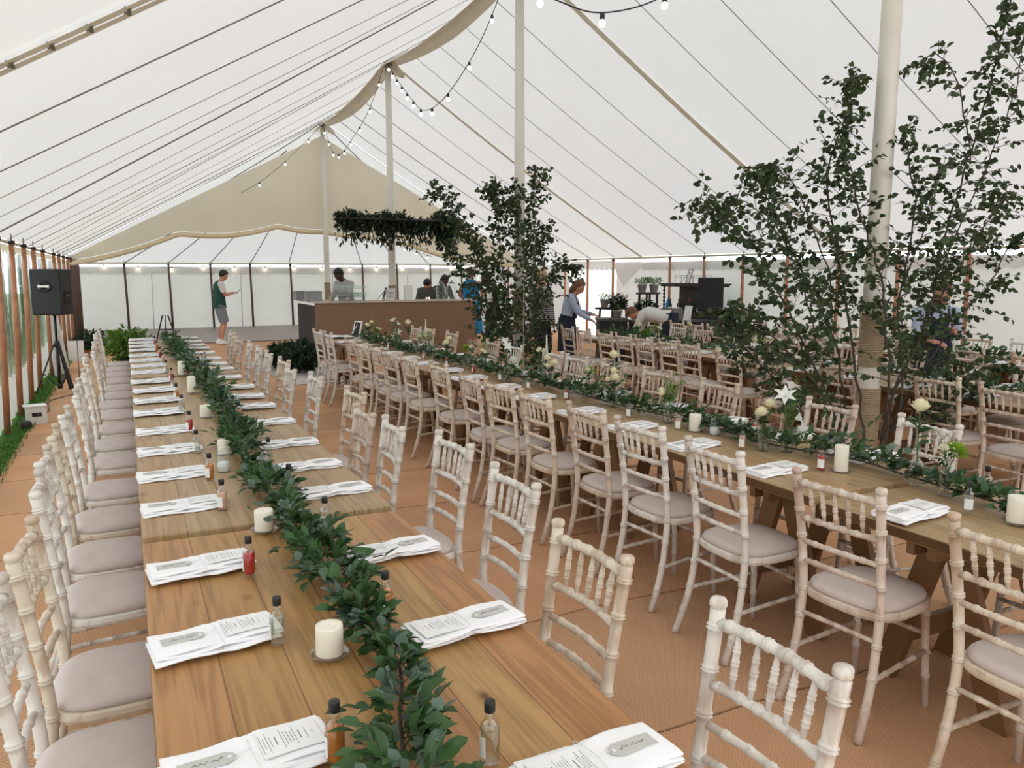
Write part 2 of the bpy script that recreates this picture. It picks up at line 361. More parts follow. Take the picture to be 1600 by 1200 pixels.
# two slopes as one canvas
ceil_ = MB()
def roof_fn(u, v):
    y = Y0 + (22.5-Y0)*u; x = XL + (XR-XL)*v
    ph = ((y-4.22)/1.22) % 1; s = min(1, abs(x-XC)/6.3)
    return (x, y, roofz(x, y) + .012)
ceil_.grid(roof_fn, 160, 40)
# hipped far end
def hip(u, v):
    # u along the far eave outline, v from pole top to eave
    A = 2*u
    L = [(XL, 22.5, ZE), (XL, YE, 2.02), (XR, YE, 2.02), (XR, 22.5, ZE)]
    d = [YE-22.5, XR-XL, YE-22.5]; tot = sum(d); q = u*tot
    if q < d[0]: t = q/d[0]; p = Vector(L[0]).lerp(Vector(L[1]), t)
    elif q < d[0]+d[1]: t = (q-d[0])/d[1]; p = Vector(L[1]).lerp(Vector(L[2]), t)
    else: t = (q-d[0]-d[1])/d[2]; p = Vector(L[2]).lerp(Vector(L[3]), t)
    top = Vector((XC, 22.5, POLES[-1][1])); r = top.lerp(p, v); r.z -= (.03+.12*min(1, 4*u, 3.5*(1-u)+.7))*4*v*(1-v)
    return r
ceil_.grid(hip, 60, 16)
ceiling = struct(ceil_.build('ceiling', 'canvas'))
for i, y in enumerate(seam_ys):
    join = min(abs(y-p[0]) for p in POLES) < .3
    for sd in (0, 1):
        xs = [XL + (XC-XL)*k/20 for k in range(21)] if sd == 0 else [XR + (XC-XR)*k/20 for k in range(21)]
        m = MB()
        if join and y < 22 and not (sd == 0 and y > 5):
            pts = [(x, y, roofz(x, y)-.03) for x in xs]
            if sd == 0:
                for dy in (-.055, .055): m.grid(lambda u, v, dy=dy: (xs[int(u*20)], y+dy+(v-.5)*.085, roofz(xs[int(u*20)], y)-.025), 20, 1)
                for k in range(40):
                    x = XL + (XC-XL)*(k+.5)/40; m.box((x, y, roofz(x, y)-.02), (.03, .1, .012), mi=1)
            else: m.grid(lambda u, v: (xs[int(u*20)], y+(v-.5)*.12, roofz(xs[int(u*20)], y)-.03-.02*math.sin(PI*v)), 20, 4)
            o = m.build('roof_joint', ['strap', 'seam'], ceiling)
        else:
            m.tube([(x, y, roofz(x, y)-.006) for x in xs], .008 if y > 18 else (.009 if abs(y-10.3) < .3 else .005), 5); o = m.build('roof_seam', 'seam_pale' if (sd == 0 and min(abs(y-q) for q in (5.44, 6.66, 10.3, 13.98, 16.42, 20.08)) > .2) else 'seam', ceiling)
m = MB()
def rb(u, v):
    y = Y0 + (22.3-Y0)*u; a = (v-.5); near = min(abs(y-p[0]) for p in POLES); wdt = .26 + .16*min(1, near/3)
    return (XC + a*wdt*2*.5, y, ridge(y) - .02 - abs(a)*.26)
m.grid(rb, 120, 4); m.build('ridge_band', 'strap', ceiling)
for py, pz in POLES:   # reinforcing patches round each pole top
    m = MB(); m.grid(lambda u, v: (XC+.34*v*math.cos(2*PI*u), py+.30*v*math.sin(2*PI*u), pz-.06-.26*v*abs(math.cos(2*PI*u))-.03*v), 24, 3); m.build('peak_patch', 'strap', ceiling)
for k in range(0, 13):  # hip seams fan out of the far pole top
    x = -1.2+1.2*k+.02 if k else XL
    top = Vector((XC, 22.5, 5.8)); p = Vector((min(x, XR), YE, 2.02)); P = []
    for i in range(13):
        v = i/12; q = top.lerp(p, v); q.z -= .15*4*v*(1-v)+.02; P.append(q)
    MB().tube(P[(2 if 0 < k < 12 else 0):], .013, 5).build('hip_seam', 'seam', ceiling)
# eave rope + sail track
m = MB(); m.tube([(XL, Y0, ZE-.02), (XL, 22.5, ZE-.02), (XL, YE, 2.0)], .022, 6); m.tube([(XR, Y0, ZE-.02), (XR, 22.5, ZE-.02), (XR, YE, 2.0)], .022, 6); m.tube([(XL, YE, 2.0), (XR, YE, 2.0)], .028, 6)
m.build('eave_rope', 'strap', ceiling)

# walls: hanging canvas panels
def wavy(m, a, b, z0, z1, amp=.02, per=.55, nu=None, ph=0, mi=0, nz=8):
    a, b = Vector(a).to_3d(), Vector(b).to_3d(); L_ = (b-a).length; t = (b-a).normalized(); n = Vector((-t.y, t.x, 0)); nu = nu or max(8, int(L_*10))
    def g(u, v):
        s = u*L_; o = amp*math.sin(2*PI*s/per+ph)*(1-.5*v) + amp*.6*math.sin(2*PI*s/(per*2.7)+ph*2+v*2)
        p = a + t*s + n*o; return (p.x, p.y, z0+(z1-z0)*v)
    m.grid(g, nu, nz, mi)
def scallop(m, a, b, ztop, inward, depth=.16, n_per=4.2, mi=0):
    a, b = Vector(a).to_3d(), Vector(b).to_3d(); L_ = (b-a).length; t = (b-a).normalized(); n = int(L_*n_per)
    def g(u, v):
        s = u*L_; ph = (u*n) % 1; d = depth + .05*abs(math.sin(PI*u*n)); p = a+t*s+Vector(inward)*.045
        return (p.x, p.y, ztop - d*v)
    m.grid(g, n*8, 2, mi)
m = MB(); wavy(m, (XL, YE), (XR, YE), .0, 1.9, .03, .9); wf = struct(m.build('wall_back', 'canvas_wall'))
m = MB(); scallop(m, (XL, YE-.02), (XR, YE-.02), 1.86, (0, -1, 0)); m.build('valance', 'canvas_wall', wf)
m = MB()
for x in (XL+2.0, 3.3, 6.2, 8.8): m.tube([(x, YE-.06, 0), (x+.02, YE-.05, 1.86)], .012, 5)
m.build('wall_seam', 'strap', wf)
m = MB(); wavy(m, (XR, YE), (XR, 20.1), 0, 1.95, .04, .8); wavy(m, (XR, 17.6), (XR, Y0), 0, 1.97, .035, .95)
wr = struct(m.build('wall_right', 'canvas_wall'))
m = MB(); scallop(m, (XR, 16.42), (XR, Y0), 1.97, (-1, 0, 0)); scallop(m, (XR, 20.1), (XR, 17.6), 2.02, (-1, 0, 0), .2); m.build('valance', 'canvas_wall', wr)
m = MB(); m.grid(lambda u, v: (XR-.06-.10*math.sin(PI*u)*v, 16.42+1.15*u, 1.98-.62*v*(1-.75*abs(2*u-1))), 14, 8); m.build('wall_swag', 'canvas_wall', wr)
# left wall: clear sheeting in front, then white canvas
wl = MB(); wavy(wl, (XL-.02, Y0), (XL-.02, 20.6), 0, .5, .03, .6); wavy(wl, (XL-.02, 21.0), (XL-.02, YE), 0, 2.02, .04, .5)
wl = struct(wl.build('wall_left', 'canvas_wall'))
m = MB(); wavy(m, (XL-.03, Y0), (XL-.03, 20.6), .5, 1.95, .05, .38, nu=500); w1 = struct(m.build('window_1', 'pane'))
m = MB(); scallop(m, (XL-.02, Y0), (XL-.02, 20.6), 2.04, (1, 0, 0), .07, 3.3); m.build('sail_track', 'liner', wl)
m = MB()   # pulled back folds of white walling beside the speaker
for k in range(5):
    y = 15.2+k*.28; m.grid(lambda u, v, y=y, k=k: (XL+.06+.05*math.cos(2*PI*u)+(1-v)*.14*(1+.3*math.sin(k*2+6*u)), y+.09*math.sin(2*PI*u)*(1.6-v)+.25*(v-.3), .02+1.3*v**1.05), 12, 10)
tag(m.build('folded_walling', 'canvas_wall'), 'white canvas walling bundled on the ground behind the tripod loudspeaker', 'canvas')
m = MB(); wavy(m, (1.9, Y0), (XR, Y0), 0, 2.0, .035, .9); struct(m.build('wall_front_blocker', 'canvas_wall'))  # unseen part-wall behind the camera, added to darken the right foreground
# side posts
def post(x, y, h, mat, lean=(0, 0), nm='side_post', lab=''):
    t = thing(nm, lab, 'post', (x, y, 0), 0, 'timber posts round the marquee edge')
    r = .032
    MB().tube([(-lean[0], -lean[1], 0), (-lean[0]*.5+.004, -lean[1]*.5, h*.5), (0, 0, h-.03)], [r*1.05, r, r*.9], 8).build('shaft', mat, t)
    MB().tube([(0, 0, h-.06), (0, 0, h-.02)], [r*1.15]*2, 8).build('collar', 'blackmatte', t)
    MB().tube([(0, 0, h-.04), (0, 0, h+.06)], .008, 6).build('spigot', 'steel', t); return t
ly = [8.6, 9.9, 11.12, 12.4, 13.65, 15.15, 17.4, 18.7, 20.1, 21.5, 22.7, 23.9, 25.1, 26.2]
for i, y in enumerate(ly):
    dk = y > 21.6
    post(XL+.10, y, ZE, 'post_dark' if dk else 'post', (.05 if y < 14 else 0, .03), lab=f"{'dark' if dk else 'red-brown'} timber side post on the window side, {ORD[i]} from the camera")
for i, y in enumerate([6.66, 7.88, 9.1, 10.32, 11.54, 12.76, 13.98, 15.2, 17.6, 18.86, 20.1, 21.4, 23.9]):
    lb = {17.6: 'timber post at the near edge of the bright doorway', 18.86: 'timber post in the middle of the bright doorway', 20.1: 'timber post at the far edge of the bright doorway'}.get(y, f'red-brown timber post against the white side wall, {ORD[i]} from the camera')
    post(XR-.1, y, ZE-.02, 'post', (0, .0), lab=lb)
for i, x in enumerate([.02, 1.23, 2.42, 3.6, 4.85, 6.02, 7.22, 8.42, 9.63, 10.8]):
    post(x, YE-.1, 2.0, 'post_dark', (-.03, 0), lab=f'dark timber post on the far end wall, {ORD[i]} from the window side')
# king poles
for i, (py, pz) in enumerate(POLES):
    t = thing('marquee_pole', ['white marquee pole nearest the camera, rope-wrapped, among birch branches', 'white marquee pole rising from the birch branches beyond the middle table', 'white marquee pole passing up behind the brown bar front', 'furthest white marquee pole, in front of the ivory lining'][i], 'pole', (XC, py, 0), 0, 'king poles down the middle of the marquee')
    MB().tube([(0, 0, 0), (0, 0, .6), (0, 0, 2.5), (0, 0, pz-.12)], [.08, .08, .076, .06], 16).build('shaft', 'paint_pole', t)
    MB().tube([(0, 0, pz-.14), (0, 0, pz-.06)], .085, 16).build('collar', 'steel', t)
    for (a, b) in ([(.04, .83), (.99, 1.40)] if i == 0 else [(.9, 1.45)]):
        m = MB(); n = int((b-a)/.016)
        for k in range(n):
            z = a+(b-a)*(k+.5)/n; m.lathe([(.078, z-.008), (.090, z-.005), (.093, z), (.090, z+.005), (.078, z+.008)], n=14)
        m.build('rope_wrap', 'rope', t)
# ivory lining hanging across the far bay
def liner_z(x):
    k = [(-6.45, 2.0, 0), (-3.76, 2.80, .10), (-1.24, 3.05, .14), (0, 2.93, .05), (1.2, 2.84, .04), (2.5, 2.62, .04), (4.0, 2.2, .03), (6.45, 2.0, .02)]
    q = x-XC
    for (a, za, _), (b, zb, sg) in zip(k, k[1:]):
        if a <= q <= b: t = (q-a)/(b-a); return za+(zb-za)*t - sg*math.sin(PI*t)
    return 2.0
m = MB()
def lin_fn(u, v):
    x = XL+.03 + (XR-XL-.06)*u; zt = min(roofz(x, 22.4)-.04, 5.45 - abs(x-XC)*.53) if abs(x-XC) < 6.3 else ZE
    zt = max(zt, 2.08); zb = min(liner_z(x), zt-.02); f = .05*math.sin(u*90+2*v)*(v*(1-v)*4)*.5
    return (x, 22.75 + .35*(1-v)**2*0 + f, zb+(zt-zb)*v)
m.grid(lin_fn, 120, 14)
lining = tag(m.build('ceiling_lining', 'liner'), 'ivory fabric lining with a scalloped lower edge hung across the far end', 'drape')
m = MB(); m.grid(lambda u, v: (XL+.03+(XR-XL-.06)*u, 22.75-.09*math.sin(PI*v)-.02, liner_z(XL+.03+(XR-XL-.06)*u)-.02-.13*math.sin(PI*v/2)), 120, 6); m.build('hem', 'liner_hem', lining)
MB().tube([(XC, 22.70, 3.0), (XC, 22.70, 5.3)], .012, 5).build('seam', 'strap', lining)

# floor, dance floor, outdoors
m = MB(); m.grid(lambda u, v: (XL+.22+(XR-XL-.22)*u, Y0-3+(YE+3-Y0)*v, 0), 2, 2, smooth=False); struct(m.build('floor', 'coir'))
m = MB(); m.box((4.9, 23.6, .015), (12.0, 5.8, .03)); struct(m.build('trim_1', 'boards'))['label'] = 'grey boarded dance floor'
m = MB(); m.grid(lambda u, v: (-60+120*u, -20+100*v, -.02), 2, 2, smooth=False); tag(m.build('lawn', 'field'), 'green lawn outside the marquee beyond the clear sheeting', 'lawn', kind='structure')
m = MB(); random.seed(3)
for k in range(9000):
    x = XL+rnd(.05, .27); y = rnd(6, 26)**1.0; h = rnd(.02, .06); a = rnd(0, PI); dx, dy = .004*math.cos(a), .004*math.sin(a); lx, ly_ = rnd(-.02, .02), rnd(-.02, .02)
    if k % 5 == 0: y = YE-.22+rnd(-.1, .1); x = rnd(-1, 6)
    m.add([(x-dx, y-dy, -.01), (x+dx, y+dy, -.01), (x+lx, y+ly_, h)], [(0, 1, 2)])
tag(m.build('grass', 'grass'), 'strip of green grass showing along the edge of the matting', 'grass', kind='stuff')
m = MB(); m.box((XL+.1, 12.5, -.012), (.26, 28, .01)); struct(m.build('trim_2', 'grass'))['label'] = 'grass verge inside the window wall'
# outdoors seen through the sheeting
random.seed(11)
def bush(x, y, r, h, lab, mat='darkleaf', nm='garden_shrub', cat='shrub', grp='shrubs outside the window wall'):
    m = MB()
    for k in range(700):
        a = rnd(0, 2*PI); b = rnd(0, PI/2*.98); rr = rnd(.82, 1.05); p = Vector((r*rr*math.cos(b)*math.cos(a), r*rr*math.cos(b)*math.sin(a), h*rr*math.sin(b)))
        m.leaf(p, (math.cos(a)+rnd(-.5, .5), math.sin(a)+rnd(-.5, .5), rnd(-.3, .6)), (rnd(-1, 1), rnd(-1, 1), 1), rnd(.25, .45), rnd(.15, .25))
    t = thing(nm, lab, cat, (x, y, 0), 0, grp); m.build('foliage', mat, t)
    MB().tube([(0, 0, -.02), (0, 0, h*.8)], [.09, .04], 7).build('trunk', 'twig', t)
    c = MB(); c.ell((0, 0, h*.35), (r*.8, r*.8, h*.5), nu=10, nv=7); c.build('inner_growth', mat, t)
for i, (x, y, r, h) in enumerate([(-9, 14, 2.2, 2.1), (-11, 19, 2.5, 1.9), (-9.5, 25, 2.2, 2.4), (-12, 32, 3, 2.6), (-8, 38, 2.6, 2.2)]):
    bush(x, y, r, h, f'leafy green shrub outside the clear sheeting, {ORD[i]} from the camera', 'fern')
# cream awning beyond the doorway
m = MB(); wavy(m, (14.0, 28.0), (14.0, 19.0), 0, 3.2, .05, 1.1); t = thing('awning', 'cream canvas awning standing outside the bright doorway', 'awning')
m.build('back_sheet', 'canvas', t); m = MB(); m.tube([(13.9, 23.9, 0), (13.9, 23.9, 3.2)], .05, 8); m.build('pole', 'paint_pole', t)
m = MB(); m.box((12.8, 22.0, -.008), (2.4, 11, .02)); struct(m.build('trim_3', 'paint_pole'))['label'] = 'pale path outside the doorway'

# ================================================================== TABLES
TOP = .76
def make_table(label, warm=False):
    t = thing('trestle_table', label, 'table', group=None)
    m = MB(); m.box((.465, 1.215, TOP-.0225), (.93, 2.41, .045)); tt = m.build('tabletop', 'wood_warm' if warm else 'wood', t)
    bv = tt.modifiers.new('edge', 'BEVEL'); bv.width = .006; bv.segments = 2
    for y in (.42, 2.01):
        r = thing('trestle', None, None, (0, y, 0)); r.parent = t
        for o in ('label', 'category'):
            if o in r: del r[o]
        for x in (.265, .665):
            for s in (-1, 1):
                m = MB(); m.beam((x, s*.03, .70), (x, s*.25, .0), .10, .035, up=(1, 0, 0)); m.build('leg', 'wood_leg', r)
        for s in (-1, 1):
            m = MB(); m.box((.465, s*.045, .67), (.72, .035, .08)); m.build('top_rail', 'wood_leg', r)
            m = MB(); m.box((.465, s*.21, .20), (.42, .03, .09)); m.build('crossbar', 'wood_leg', r)
    return t
P0 = Proto(make_table('x', True)); P1 = Proto(make_table('x'))
ROWS = {
 'A': dict(x=lambda y: 0.0, ys=[.60, 3.05, 5.49, 7.93, 10.37], nm='first long row from the window wall'),
 'B': dict(x=lambda y: 2.58, ys=[-.05, 2.40, 4.85, 7.29, 9.73], nm='second long row from the window wall'),
 'C': dict(x=lambda y: 5.72+(y-4)*.055, ys=[2.95, 5.40, 7.85], nm='third long row, beyond the birch branches'),
 'D': dict(x=lambda y: 8.0+(y-5)*.04, ys=[3.3, 5.75, 8.2], nm='fourth long row, by the white side wall')}
SH = {'A': 'first row', 'B': 'second row', 'C': 'third row', 'D': 'fourth row'}
for k, r in ROWS.items():
    for i, y in enumerate(r['ys']):
        warm = (k == 'A' and i == 0)
        rz = {'A': 0, 'B': 0, 'C': -.055, 'D': -.04}[k]
        (P0 if warm else P1).put((r['x'](y) + {('A', 0): 0, ('B', 1): -.01, ('B', 2): .03}.get((k, i), 0), y, (0 if i % 2 else -.010)), rz, f"long pine trestle table, {ORD[i]} from the camera in the {SH[k]} from the window wall", 'pine trestle tables')

# ================================================================== CHAIRS
def bamboo(m, path, r, rings, n=9, rr=1.30, ends=.9):
    """turned stick: two fine beads at each ring position (0..1 along the path)"""
    P = [Vector(p) for p in path]; d = [0]
    for a, b in zip(P, P[1:]): d.append(d[-1]+(b-a).length)
    T = d[-1]; at = []
    def pos(s):
        for i in range(len(P)-1):
            if s <= d[i+1] + 1e-9: t = (s-d[i])/max(1e-9, d[i+1]-d[i]); return P[i].lerp(P[i+1], t)
        return P[-1]
    def rad(s): return (r(s/T) if callable(r) else r)
    st = [(0, 1), (T, 1)] + [(x, 1) for x in d[1:-1]]
    for q in rings:
        s = q*T
        for e, k in ((-.0075, 1), (-.0045, rr), (-.001, 1.0), (.001, 1.0), (.0045, rr), (.0075, 1)):
            if 0 < s+e < T: st.append((s+e, k))
    st.sort()
    m.tube([pos(s) for s, _ in st], [rad(s)*k for s, k in st], n)
def make_chair(mat, tone):
    t = thing('banquet_chair', 'x', 'chair')
    for s in (-1, 1):
        m = MB()
        P = catm([(-.045, s*.178, 0), (.02, s*.172, .18), (.052, s*.168, .36), (.058, s*.168, .5), (.035, s*.172, .7), (0, s*.18, .925)], 5)
        bamboo(m, P, lambda q: .0165 if q < .8 else .0165+.002*(q-.8)*5, [.12, .25, .38, .5, .62, .735, .85, .955])
        m.lathe([(.010, .918), (.013, .926), (.0205, .932), (.021, .944), (.017, .951), (.006, .953)], (0, s*.18, 0), 10)
        m.build('back_post', mat, t)
        m = MB(); bamboo(m, [(.41, s*.158, 0), (.40, s*.150, .22), (.385, s*.145, .435)], lambda q: .0125+.0045*q, [.3, .52, .9]); m.build('front_leg', mat, t)
        m = MB(); bamboo(m, [(.028, s*.17, .215), (.40, s*.152, .235)], .0095, [.25, .5, .75]); m.build('stretcher', mat, t)
    m = MB(); bamboo(m, [(.05, -.168, .36), (.05, .168, .36)], .0095, [.25, .5, .75]); m.build('stretcher', mat, t)
    m = MB(); bamboo(m, [(.402, -.152, .30), (.402, .152, .30)], .0095, [.25, .5, .75]); m.build('stretcher', mat, t)
    def rail(z, x, r, nm, rg=(.1, .26, .42, .58, .74, .9), bow=.016):
        m = MB(); P = [(x-bow*math.sin(PI*i/8), (-.172+.344*i/8), z+.004*math.sin(PI*i/8)) for i in range(9)]
        bamboo(m, P, r, rg); m.build(nm, mat, t)
    rail(.895, .004, .0135, 'top_rail'); rail(.752, .027, .0115, 'back_rail'); rail(.655, .040, .0105, 'back_rail', (.2, .4, .6, .8)); rail(.575, .050, .0105, 'back_rail', (.2, .4, .6, .8))
    for k in range(5):
        y = -.112+.056*k; b = .016*math.sin(PI*(y+.172)/.344); m = MB()
        bamboo(m, [(.027-b, y*.94, .756), (.004-b, y, .892)], lambda q: .0052+.0035*math.sin(PI*q), [.28, .5, .72], 7); m.build('spindle', mat, t)
    # round-fronted seat frame and pad
    def outline(k, r):
        a = 2*PI*k; c, s = math.cos(a), math.sin(a); e = .62
        sx = abs(c)**e*(1 if c > 0 else -1); sy = abs(s)**e*(1 if s > 0 else -1)
        wd = .205 - .022*(1 if False else (1+sx)/2)
        return (.235+sx*.195*r/.2, sy*wd*r/.2)
    m = MB(); pr = [(.19, .428), (.2, .43), (.205, .442), (.203, .458), (.195, .462), (.02, .462)]
    def fr(u, v):
        i = min(int(v*(len(pr)-1)+1e-6), len(pr)-1); r, z = pr[i]; x, y = outline(u, r); return (x, y, z)
    m.grid(fr, 40, len(pr)-1, smooth=False); m.grid(lambda u, v: (*outline(u, .19*(1-v)+.001), .428), 40, 1, smooth=False); m.build('seat_frame', mat, t)
    m = MB(); pp = [(.183, .460), (.190, .466), (.192, .476), (.186, .487), (.165, .497), (.12, .507), (.06, .512), (.001, .513)]
    def pd(u, v):
        i = min(int(v*(len(pp)-1)+1e-6), len(pp)-1); r, z = pp[i]; x, y = outline(u, r); return (x, y, z)
    m.grid(pd, 36, len(pp)-1); m.build('seat_pad', 'cushion', t)
    return t
CH = [Proto(make_chair('lime_white', '')), Proto(make_chair('lime_cream', '')), Proto(make_chair('lime_pink', ''))]
TONE = ['white-limed', 'cream-limed', 'worn pinkish-limed']
random.seed(5)
def chairs(key, side, ys, xoff, rot, tones, grp, base_x=None, jit=.06):
    for i, y in enumerate(ys):
        if isinstance(y, tuple): y, dx, dr = y
        else: dx = rnd(-.025, .025); dr = rnd(-jit, jit)
        tn = tones[i % len(tones)]; x = (ROWS[key]['x'](y) if base_x is None else base_x) + xoff + dx
        CH[tn].put((x, y, .002), rot+dr, f"{TONE[tn]} chair, {ORD[i]} from the camera on the {side} of the {SH[key].split(',')[0]}", grp)
chairs('A', 'window side', [(.93, 0, 0), (1.52, 0, -.02), (2.10, .02, .03), (2.62, .03, -.04), (3.30, .01, .05), (3.80, -.01, 0), (4.36, -.01, .02), (4.98, .0, -.02), (5.72, .02, .05), 6.3, 6.95, 7.6, 8.25, 8.85, 9.45, 10.1, 10.7, 11.3, 11.95], -.34, 0, [0, 0, 0, 1, 0, 0, 1, 0], 'chairs along the window side of the first row')
chairs('A', 'inner side', [(1.2, 0, 0), (1.885, -.04, .03), (2.65, .09, 0), (3.37, .13, .04), (3.88, 0, -.06), (4.32, -.03, -.02), (5.09, .12, .06), (5.97, .05, .0), (6.52, -.03, -.03), (7.23, .04, .04), 7.9, 8.5, 9.1, 9.75, 10.3, 10.9], 1.20, PI, [0, 1, 0, 0, 0, 2, 1, 0], 'chairs along the inner side of the first row')
chairs('B', 'near side', [(1.40, -.02, 0), (2.06, .0, .10), (2.73, -.02, -.02), (3.33, .0, .08), (3.86, 0, .03), (4.46, -.02, .04), (5.05, .0, .1), (5.52, -.03, -.03), (6.33, .03, .02), (7.05, 0, .05), 7.62, 8.1, 8.62, 9.2, (10.3, -.0, 0), (10.85, -.02, .05)], -.25, 0, [1, 2, 0, 0, 2, 1, 1, 2, 1, 1, 2, 1], 'chairs along the near side of the second row')
chairs('B', 'far side', [(1.9, 0, 0), (2.72, -.02, -.1), (3.38, 0, -.05), (4.37, 0, 0), (5.12, .02, 0), 5.75, (6.35, 0, 0), (6.85, .02, 0), 7.65, 8.2, (9.75, .1, 0), (10.35, 0, 0), (10.9, 0, 0)], 1.16, PI, [0, 0, 2, 2, 1, 1, 0], 'chairs along the far side of the second row')
chairs('C', 'near side', [(3.35, -.03, -.05), (3.92, .03, .03), 4.85, (5.7, -.02, 0), (6.35, 0, .05), (7.02, 0, 0), (7.42, 0, .02), (7.95, 0, 0), (8.42, 0, 0), (8.9, 0, 0), (9.5, 0, 0), (10.0, .0, 0)], -.34, -.055, [2, 1, 2, 2, 1, 2, 1, 2], 'chairs along the near side of the third row')
chairs('C', 'far side', [3.5, 4.1, 4.75, 5.4, 6.1, 6.7, 7.4, 8.05, 8.8, (9.4, .0, 0), 10.0], 1.22, PI-.055, [2, 0, 1, 2], 'chairs along the far side of the third row')
chairs('D', 'near side', [4.0, 4.6, 5.3, 5.95, 6.6, 7.2, 7.85, 8.5, (9.3, -.05, 0), (9.85, 0, 0), 10.3], -.30, -.04, [2, 1, 2], 'chairs along the near side of the fourth row')
chairs('D', 'wall side', [4.3, 4.9, 5.6, 6.2, 6.9, 7.5, 8.2, 8.85, 9.5, 10.1], 1.2, PI-.04, [1, 2, 0], 'chairs along the wall side of the fourth row')

# ================================================================== PLACE SETTINGS
def make_napkin():
    t = thing('folded_napkin', 'x', 'napkin')
    m = MB()
    def layer(z0, th, L_, W, ox, oy, seed):
        def g(u, v):   # closed strip section across Y, run along X
            a = 2*PI*v; x = (u-.5)*L_ + ox
            pinch = 1 - .10*math.exp(-((u-.52)/.05)**2); e = 1
            yy = math.cos(a); zz = math.sin(a)
            y = (abs(yy)**.35*(1 if yy > 0 else -1))*W/2*pinch + oy + .004*math.sin(seed+u*7)
            z = z0 + th/2 + (abs(zz)**.6*(1 if zz > 0 else -1))*th/2*(1-.35*math.exp(-((u-.52)/.04)**2)) + .0018*math.sin(seed*2+u*11+y*30)
            return (x, y, max(z, .0005))
        m.grid(g, 22, 20)
        for u, s in ((0, 1), (1, -1)):
            ring = [g(u, k/20) for k in range(20)]; m.add(ring, [tuple(range(20)) if s > 0 else tuple(reversed(range(20)))], 0, False)
    layer(.0, .009, .305, .150, -.004, -.004, .3); layer(.0085, .009, .31, .140, .003, .003, 1.9); layer(.016, .008, .302, .132, -.002, .006, 3.1)
    cl = m.build('cloth', 'napkin', t)
    m = MB(); cx, cy, w_, h_ = .078, .008, .118, .100; z = .0265
    m.grid(lambda u, v: (cx+(u-.5)*w_, cy+(v-.5)*h_, z+.002*math.sin(u*3)), 6, 2, 0, False)
    m.grid(lambda u, v: (cx+(u-.5)*w_, cy+(v-.5)*h_, z-.0012+.002*math.sin(u*3)), 6, 2, 0, False)
    random.seed(9); x = cx+w_*.38
    for i in range(13):       # lines of menu text, reading towards the guest
        wd = .010 if i == 0 else (.03 if i in (2, 8) else rnd(.034, .072)); lh = .0022 if i in (2, 8) else .0011
        xx = x; y = cy-wd/2
        while y < cy+wd/2:
            l = rnd(.003, .009); u = (xx-cx)/w_+.5
            m.add([(xx-lh/2, y, z+.0006+.002*math.sin(u*3)), (xx+lh/2, y, z+.0006+.002*math.sin(u*3)), (xx+lh/2, min(y+l, cy+wd/2), z+.0006+.002*math.sin(u*3)), (xx-lh/2, min(y+l, cy+wd/2), z+.0006+.002*math.sin(u*3))], [(0, 1, 2, 3)], 1, False); y += l+.0016
        x -= .0125 if i in (0, 1, 7) else (.0095 if i in (2, 8) else .0062)
    m.build('menu_card', ['card', 'ink'], t)
    m = MB(); tx, ty = -.078, .004; z = .0272
    P = [(-.052, -.02), (.034, -.02), (.048, -.011), (.052, 0), (.048, .011), (.034, .02), (-.052, .02)]
    vs = [(tx+a, ty+b, z) for a, b in P] + [(tx+a, ty+b, z-.0012) for a, b in P]; n = len(P)
    m.add(vs, [tuple(range(n)), tuple(reversed(range(n, 2*n)))] + [(i, i+n, (i+1) % n+n, (i+1) % n) for i in range(n)], 0, False)
    m.lathe([(.0045, z), (.0045, z+.0008), (.002, z+.0009)], (tx+.041, ty, 0), 8, 1)
    for wx, n_ in ((-.002, 5), (-.022, 7), ):     # handwritten name
        pass
    q = []
    for i in range(60): u = i/59; q.append((tx+.028-.06*u, ty+.003*math.sin(u*31)+.0025*math.sin(u*17+1)*(1-u), z+.0007))
    m.tube(q[:22], .0006, 4, mi=2); m.tube(q[26:], .00055, 4, mi=2)
    m.build('name_tag', ['tag', 'card', 'ink'], t)
    m = MB(); m.tube([(.004+.002*math.sin(k), .076*math.cos(2*PI*k/20), max(.001, .0135+.0145*math.sin(2*PI*k/20))) for k in range(21)], .0009, 5)
    m.tube([(.004, .01, .027), (-.012, .002, .029), (-.037, .004, .028)], .0008, 5); m.build('tie', 'string', t)
    return t
NP = Proto(make_napkin())
random.seed(21)
NAPY = {'A0': [.30, .90, 1.49, 2.05], 'A': [.30, .88, 1.47, 2.06]}
def napkins(key, side, ys, x, rot):
    for i, y in enumerate(ys):
        NP.put((x(y)+rnd(-.008, .008), y, TOP+.0005), rot+rnd(-.05, .05), f"folded white napkin, {ORD[i]} from the camera on the {side} of the {SH[key].split(',')[0]}", 'napkins laid on the tables')
napkins('A', 'window side', [.92, 1.50, 2.08, 2.64] + [T+d for T in (3.05, 5.49, 7.93, 10.37) for d in (.33, .90, 1.47, 2.06)], lambda y: .162, .10)
napkins('A', 'inner side', [1.20, 1.88, 2.52] + [T+d for T in (3.05, 5.49, 7.93, 10.37) for d in (.30, .80, 1.37, 2.06)], lambda y: .755, PI+.08)
napkins('B', 'near side', [1.45, 2.05, 2.80, 3.42, 4.0, 4.60, 5.30, 5.90, 6.55, 7.15, 7.8, 8.4, 9.0, 9.55, 10.2, 10.8], lambda y: 2.745, .08)
napkins('B', 'far side', [2.80, 3.36, 3.90, 4.48, 5.2, 5.92, 6.6, 7.2, 7.8, 8.5, 9.2, 9.9, 10.5], lambda y: 3.37, PI)
napkins('C', 'near side', [3.3, 3.9, 4.5, 5.1, 5.75, 6.35, 6.95, 7.5, 8.1, 8.7, 9.3, 9.9], lambda y: ROWS['C']['x'](y)+.16, -.05)
